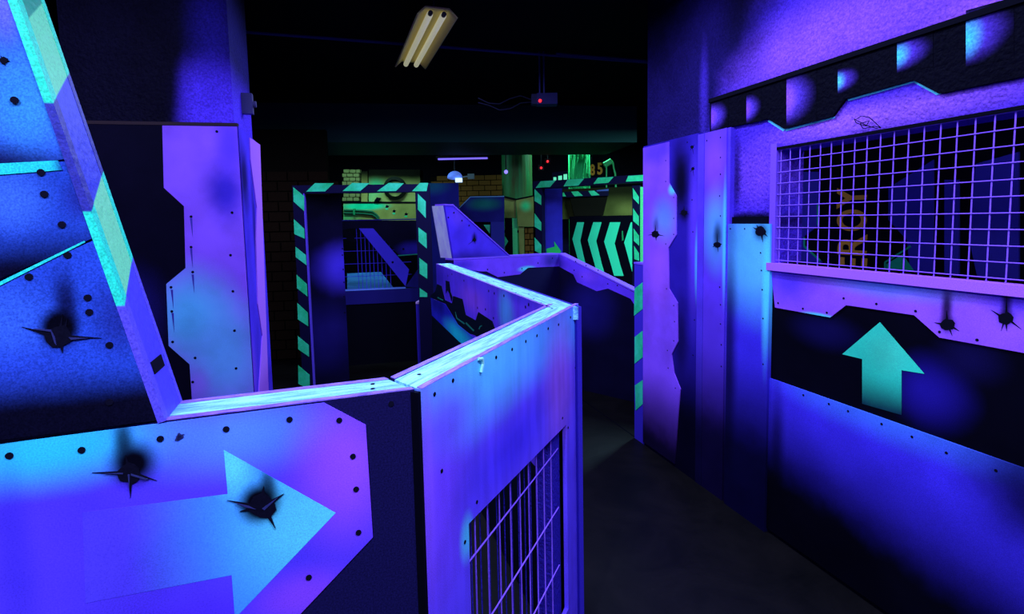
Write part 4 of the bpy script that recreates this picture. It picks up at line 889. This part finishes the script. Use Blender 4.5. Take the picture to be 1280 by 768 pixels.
# teal rock column, score board, small lit squares
RK = Pl(at_y(690, 220, 8.3), at_y(815, 220, 8.3))
bm = bmesh.new()
gx, gz = 12, 16; a = RK.uv(712, 196); c2 = RK.uv(738, 228); vsx = {}
for i in range(gx + 1):
    for j in range(gz + 1):
        u = a[0] + (c2[0] - a[0]) * i / gx; v = 0.0 + (a[1] + .05) * j / gz
        vsx[i, j] = bm.verts.new((u, -0.12 * math.sin(math.pi * i / gx) + random.uniform(-.03, .03), v))
for i in range(gx):
    for j in range(gz): bm.faces.new((vsx[i, j], vsx[i + 1, j], vsx[i + 1, j + 1], vsx[i, j + 1]))
bk_ = [bm.verts.new((u, 0.2, v)) for u, v in ((a[0], 0), (c2[0], 0), (c2[0], a[1] + .05), (a[0], a[1] + .05))]; bm.faces.new(bk_)
o = link('rock_column', bm, flat('teal_rock_paint', C(40, 170, 125), 0.8, 0.4, 0.8, 14), None, RK.M)
tag(o, 'rough teal rock column behind the far striped frame', 'rock')
sb_ = empty('score_sign', RK, 'black sign with the orange digits 85', 'sign')
P = RK.poly([(737, 198), (771, 194), (771, 226), (737, 226)]); P = [(x, max(y, 1.5)) for x, y in P]
bm = bmesh.new(); add_prism(bm, P, -0.2, -0.14); uu0 = min(p[0] for p in P); uu1 = max(p[0] for p in P); add_prism(bm, rect(uu0, 0, uu1, 1.75), -0.19, -0.15); link('board', bm, M['black'], sb_)
for ch, (x0, y0, x1, y1) in (('8', (737.5, 205.5, 743.5, 219.5)), ('5', (746.5, 203.5, 753, 218.5))):
    me = glyph(ch, 1.0, 0.05); xs = np.array([v.co[:] for v in me.vertices]); mn, mx_ = xs.min(0), xs.max(0); me.materials.append(M['orange'])
    ua_, vb_ = RK.uv(x0, y1, -.2); uc_, vt_ = RK.uv(x1, y0, -.2)
    for v in me.vertices:
        v.co = (ua_ + (uc_ - ua_) * (v.co.x - mn[0]) / (mx_[0] - mn[0]), -0.205 - v.co.z, vb_ + (vt_ - vb_) * (v.co.y - mn[1]) / (mx_[1] - mn[1]))
    o = bpy.data.objects.new('digit', me); COL.objects.link(o); o.parent = sb_; o['label'] = 'orange digit ' + ch
# bracket lamp with cable beside the digits
bl = empty('bracket_lamp', RK, 'teal bracket lamp with hanging cable right of the digits', 'lamp')
def rp(x, y, dy=-0.25): u, v = RK.uv(x, y, dy); return Vector((u, dy, v))
bm = bmesh.new(); c_ = rp(759, 204); add_tube(bm, rp(755, 206.5), rp(764, 201.5), 0.045, 8); link('lamp_head', bm, M['tealw'], bl)
bm = bmesh.new(); add_path(bm, [rp(758, 208), rp(758, 214), rp(758, 240)], 0.012, 6); link('stem', bm, M['tealw'], bl)
bm = bmesh.new(); add_path(bm, [rp(763, 200), rp(766, 203), rp(767, 210), rp(769, 218), rp(770, 240)], 0.014, 6); link('cable', bm, M['tealw'], bl)
P = [rp(758, 236), rp(770, 236)]; z_ = min(p.z for p in P)
bm = bmesh.new(); add_box(bm, P[0].x - .05, P[1].x + .05, -0.3, -0.21, 0, z_); link('stand', bm, M['black'], bl)
ls_ = empty('lit_panel', RK, 'small dark panel with three bright teal squares', 'panel')
P = RK.poly([(690, 216), (710, 214), (710, 232), (690, 232)]); bm = bmesh.new(); add_prism(bm, P, -0.05, 0.0); add_prism(bm, rect(P[0][0], 0, P[1][0], P[3][1]), -0.04, 0); link('board', bm, M['fblack'], ls_)
for q in ([(691.5, 222), (695, 222), (695, 226), (691.5, 226)], [(697.5, 220.5), (702, 220), (702, 226), (697.5, 226)], [(704, 218.5), (708.5, 218), (708.5, 225), (704, 225)]):
    decal('square', RK, ls_, q, glow('lit_teal_square', C(80, 240, 200), 0.7), -0.05, .004)
bm = bmesh.new(); add_box(bm, 0, 0.34, 0, 0.3, 0, 1.98); g = at_y(672, 225, 8.9)
tag(link('green_locker', bm, flat('dark_green_paint', C(24, 70, 52), 0.6, 0.3), None, Matrix.Translation((g[0], g[1], 0))), 'dark green cabinet standing behind the far striped frame', 'cabinet')

# ================================================================== CEILING FITTINGS
def tube_fixture(name, c, rz, length, label, tubes, twin=True, tray=True, group=None, watts=0, col=COOL, hang=True, wide=1.0):
    t = empty(name, None, label, 'light fixture', group, matrix=Matrix.Translation(c) @ Matrix.Rotation(rz, 4, 'Z'))
    L = length / 2
    bm = bmesh.new()                                # folded reflector tray
    prof = [(-0.085, -0.03), (-0.05, 0.02), (0.05, 0.02), (0.085, -0.03), (0.08, -0.034), (0.048, 0.012), (-0.048, 0.012), (-0.08, -0.034)]
    A_ = [bm.verts.new((-L, y * wide, z)) for y, z in prof]; B_ = [bm.verts.new((L, y * wide, z)) for y, z in prof]
    n = len(prof)
    for k in range(n): bm.faces.new((A_[k], A_[(k + 1) % n], B_[(k + 1) % n], B_[k]))
    for q in ((0, 1, 6, 7), (1, 2, 5, 6), (2, 3, 4, 5)): bm.faces.new([A_[k] for k in q]); bm.faces.new([B_[k] for k in q][::-1])
    if not tray:
        bm.free(); bm = bmesh.new(); add_box(bm, -L, L, -0.02, 0.02, 0.004, 0.03)
    link('reflector' if tray else 'batten', bm, M['reflector'] if tray else M['grey'], t)
    for y in ((-0.028 * wide, 0.028 * wide) if twin else (0,)):
        bm = bmesh.new(); add_tube(bm, (-L + .03, y, -0.014), (L - .03, y, -0.014), 0.013 * wide, 10); link('tube', bm, tubes, t, smooth=True)
        for s_ in (-1, 1):
            bm = bmesh.new(); add_tube(bm, (s_ * (L - .03), y, -0.014), (s_ * (L - .005), y, -0.014), 0.014, 10); link('end_cap', bm, M['grey'], t)
    if hang and CEIL - c[2] > 0.05:
        for s_ in (-1, 1):
            bm = bmesh.new(); add_tube(bm, (s_ * L * .8, 0, 0.02), (s_ * L * .8, 0, CEIL - c[2]), 0.006, 6); link('hanger', bm, M['grey'], t)
    if watts:
        ld = bpy.data.lights.new('tube_light', 'AREA'); ld.shape = 'RECTANGLE'; ld.size = length; ld.size_y = 0.1; ld.energy = watts; ld.color = col
        lo_ = bpy.data.objects.new('tube_light', ld); COL.objects.link(lo_); lo_.parent = t; lo_.location = (0, 0, -0.036)
    return t


M['reflector'] = flat('pale_yellow_reflector', C(150, 148, 112), 0.4, 0.05)
M['tube_pale'] = glow('pale_lit_tube', (0.55, 0.54, 0.36), 0.55)
M['tube_uv'] = glow('violet_lit_tube', (0.20, 0.14, 1.0), 1.2)
M['tube_cool'] = glow('cool_lit_tube', COOL, 1.0)
zt = 2.8; a = on_z(513, 80, zt); c2 = on_z(547, 13, zt); mid = (a + c2) / 2
tube_fixture('fluorescent_fixture', Vector(mid), math.atan2(c2[1] - a[1], c2[0] - a[0]), float(np.linalg.norm(c2 - a)), 'pale yellowish twin tube fixture hanging from the ceiling', M['tube_pale'], watts=UV_LAMP_W, col=COOL, wide=1.45)
a = at_y(545, 197, 7.9); c2 = at_y(612, 197.5, 7.9); mid = (a + c2) / 2
tube_fixture('fluorescent_fixture', Vector(mid), math.atan2(c2[1] - a[1], c2[0] - a[0]), float(np.linalg.norm(c2 - a)), 'single glowing violet tube beyond the ceiling beam', M['tube_uv'], twin=False, tray=False)
for i, (x, y, z, rz, wt, col, lb) in enumerate(LAMPS):
    tube_fixture('fluorescent_fixture', Vector((x, y, z)), rz, 1.2, lb, M['tube_cool'], group='overhead fixtures out of the picture', watts=wt, col=col)
for i, (x, y, z, rz, wt, col, lb) in enumerate(ADDED_FAR_LAMPS):
    tube_fixture('fluorescent_fixture', Vector((x, y, z)), rz, 1.2, lb, M['tube_cool'], group='added fixtures hidden in the background', watts=wt, col=col)

# conduits under the ceiling and the hanging sensor box
zc_ = CEIL - 0.03
bm = bmesh.new(); a = on_z(397, 47, zc_); c2 = on_z(806, 78, zc_); d = c2 - a
add_tube(bm, Vector(a - d * .3), Vector(c2 + d * .25), 0.011, 8)
tag(link('ceiling_conduit', bm, flat('dark_blue_conduit', C(34, 34, 110), 0.4), None), 'long thin conduit running under the black ceiling', 'conduit')
bm = bmesh.new(); e_ = a + d * .69
add_tube(bm, Vector(e_ + [0, -.05, 0]), Vector(c2 + d * .25 + [0, -.05, 0]), 0.011, 8)
tag(link('ceiling_conduit', bm, bpy.data.materials['dark_blue_conduit'], None), 'second conduit starting at the hanging sensor', 'conduit')
yh = float(e_[1]) - .02; top_ = at_y(676.5, 70, yh); bot = at_y(677.5, 118, yh)
hs = empty('hanging_sensor', None, 'small box with red light hanging from the ceiling on a twin rod', 'sensor', matrix=Matrix.Translation((bot[0], bot[1], bot[2])))
for s_ in (-1, 1):
    bm = bmesh.new(); add_tube(bm, (s_ * .018, 0, 0), (s_ * .018, 0, CEIL - bot[2]), 0.007, 6); link('rod', bm, bpy.data.materials['dark_blue_conduit'], hs)
bm = bmesh.new(); add_box(bm, -0.045, 0.125, -0.05, 0.06, -0.09, 0.0); link('housing', bm, flat('dark_blue_housing', C(24, 24, 84), 0.5), hs)
bm = bmesh.new(); add_box(bm, -0.09, -0.045, -0.045, 0.05, -0.085, -0.005); link('lens_block', bm, flat('darker_housing', C(20, 20, 60), 0.5), hs)
bm = bmesh.new(); bmesh.ops.create_uvsphere(bm, u_segments=10, v_segments=6, radius=0.014); bmesh.ops.translate(bm, verts=bm.verts, vec=(-0.02, -0.055, -0.065)); link('red_light', bm, M['red'], hs)
for k in range(2):
    bm = bmesh.new(); add_path(bm, [Vector((-.09 - .09 * j, 0.01, -.04 - .05 * k + .035 * math.sin(j * 1.4 + k))) for j in range(6)], 0.005, 5); link('cable', bm, flat('dark_cable', C(10, 10, 40)), hs)
# dome lamp, small violet spot, red indicators
p = at_y(568.5, 222, 8.2); dl = empty('dome_lamp', None, 'small glowing blue dome lamp hanging below the beam', 'lamp', matrix=Matrix.Translation(Vector(p)))
bm = bmesh.new(); bmesh.ops.create_uvsphere(bm, u_segments=16, v_segments=10, radius=0.115)
for v in bm.verts:
    v.co.z = v.co.z * 0.85 if v.co.z > 0 else v.co.z * 0.3
link('dome', bm, glow('blue_lit_dome', (0.12, 0.25, 0.9), 0.55), dl, smooth=True)
bm = bmesh.new(); add_box(bm, 0.02, 0.12, -0.14, -0.06, -0.08, -0.02); link('bulb', bm, glow('pale_blue_bulb', (0.4, 0.6, 1), 2.0), dl)
bm = bmesh.new(); add_tube(bm, (0, 0, .08), (0, 0, CEIL - p[2]), 0.01, 6); link('rod', bm, M['grey'], dl)
bm = bmesh.new(); add_path(bm, [Vector((.1, 0, 0)), Vector((.24, 0, .02))], 0.01, 6); add_box(bm, .2, .3, -.03, .03, -.03, .05); link('side_box', bm, flat('pale_grey_box', C(90, 110, 140)), dl)
p = at_y(632.5, 215, 7.95); bm = bmesh.new(); add_tube(bm, (0, 0, 0), (0, 0, CEIL - p[2]), 0.008, 6); s0 = link('violet_spot_lamp', bm, M['grey'], None, Matrix.Translation(Vector(p)))
tag(s0, 'tiny violet spot lamp left of the round tank', 'lamp')
bm = bmesh.new(); bmesh.ops.create_uvsphere(bm, u_segments=10, v_segments=6, radius=0.03); link('bulb', bm, glow('violet_bulb', (0.25, 0.2, 1), 1.5), s0)
for (x, y), lb in (((676.5, 210), 'red indicator light hanging lower, left of the pair'), ((684.5, 202), 'smaller red indicator light hanging higher, right of the pair')):
    p = at_y(x, y, 8.15); bm = bmesh.new(); add_tube(bm, (0, 0, 0.02), (0, 0, CEIL - p[2]), 0.008, 6); add_box(bm, -.04, .04, 0.0, .06, -.03, .05)
    s0 = link('indicator_box', bm, M['grey'], None, Matrix.Translation(Vector(p))); tag(s0, lb, 'indicator')
    bm = bmesh.new(); bmesh.ops.create_uvsphere(bm, u_segments=8, v_segments=6, radius=0.018); bmesh.ops.translate(bm, verts=bm.verts, vec=(0, -.005, 0)); link('red_light', bm, M['red'], s0)
# duct at upper left
DU = at_y(40, 22, 4.6); bm = bmesh.new(); add_box(bm, -1.0, 0.9, 0, 0.5, 0, CEIL - DU[2] - .01)
o = link('air_duct', bm, flat('dull_navy_duct', C(26, 26, 76), 0.5), None, Matrix.Translation(Vector(DU)) @ Matrix.Rotation(-0.35, 4, 'Z'))
tag(o, 'dim navy air duct under the ceiling behind the slanted fin', 'duct')
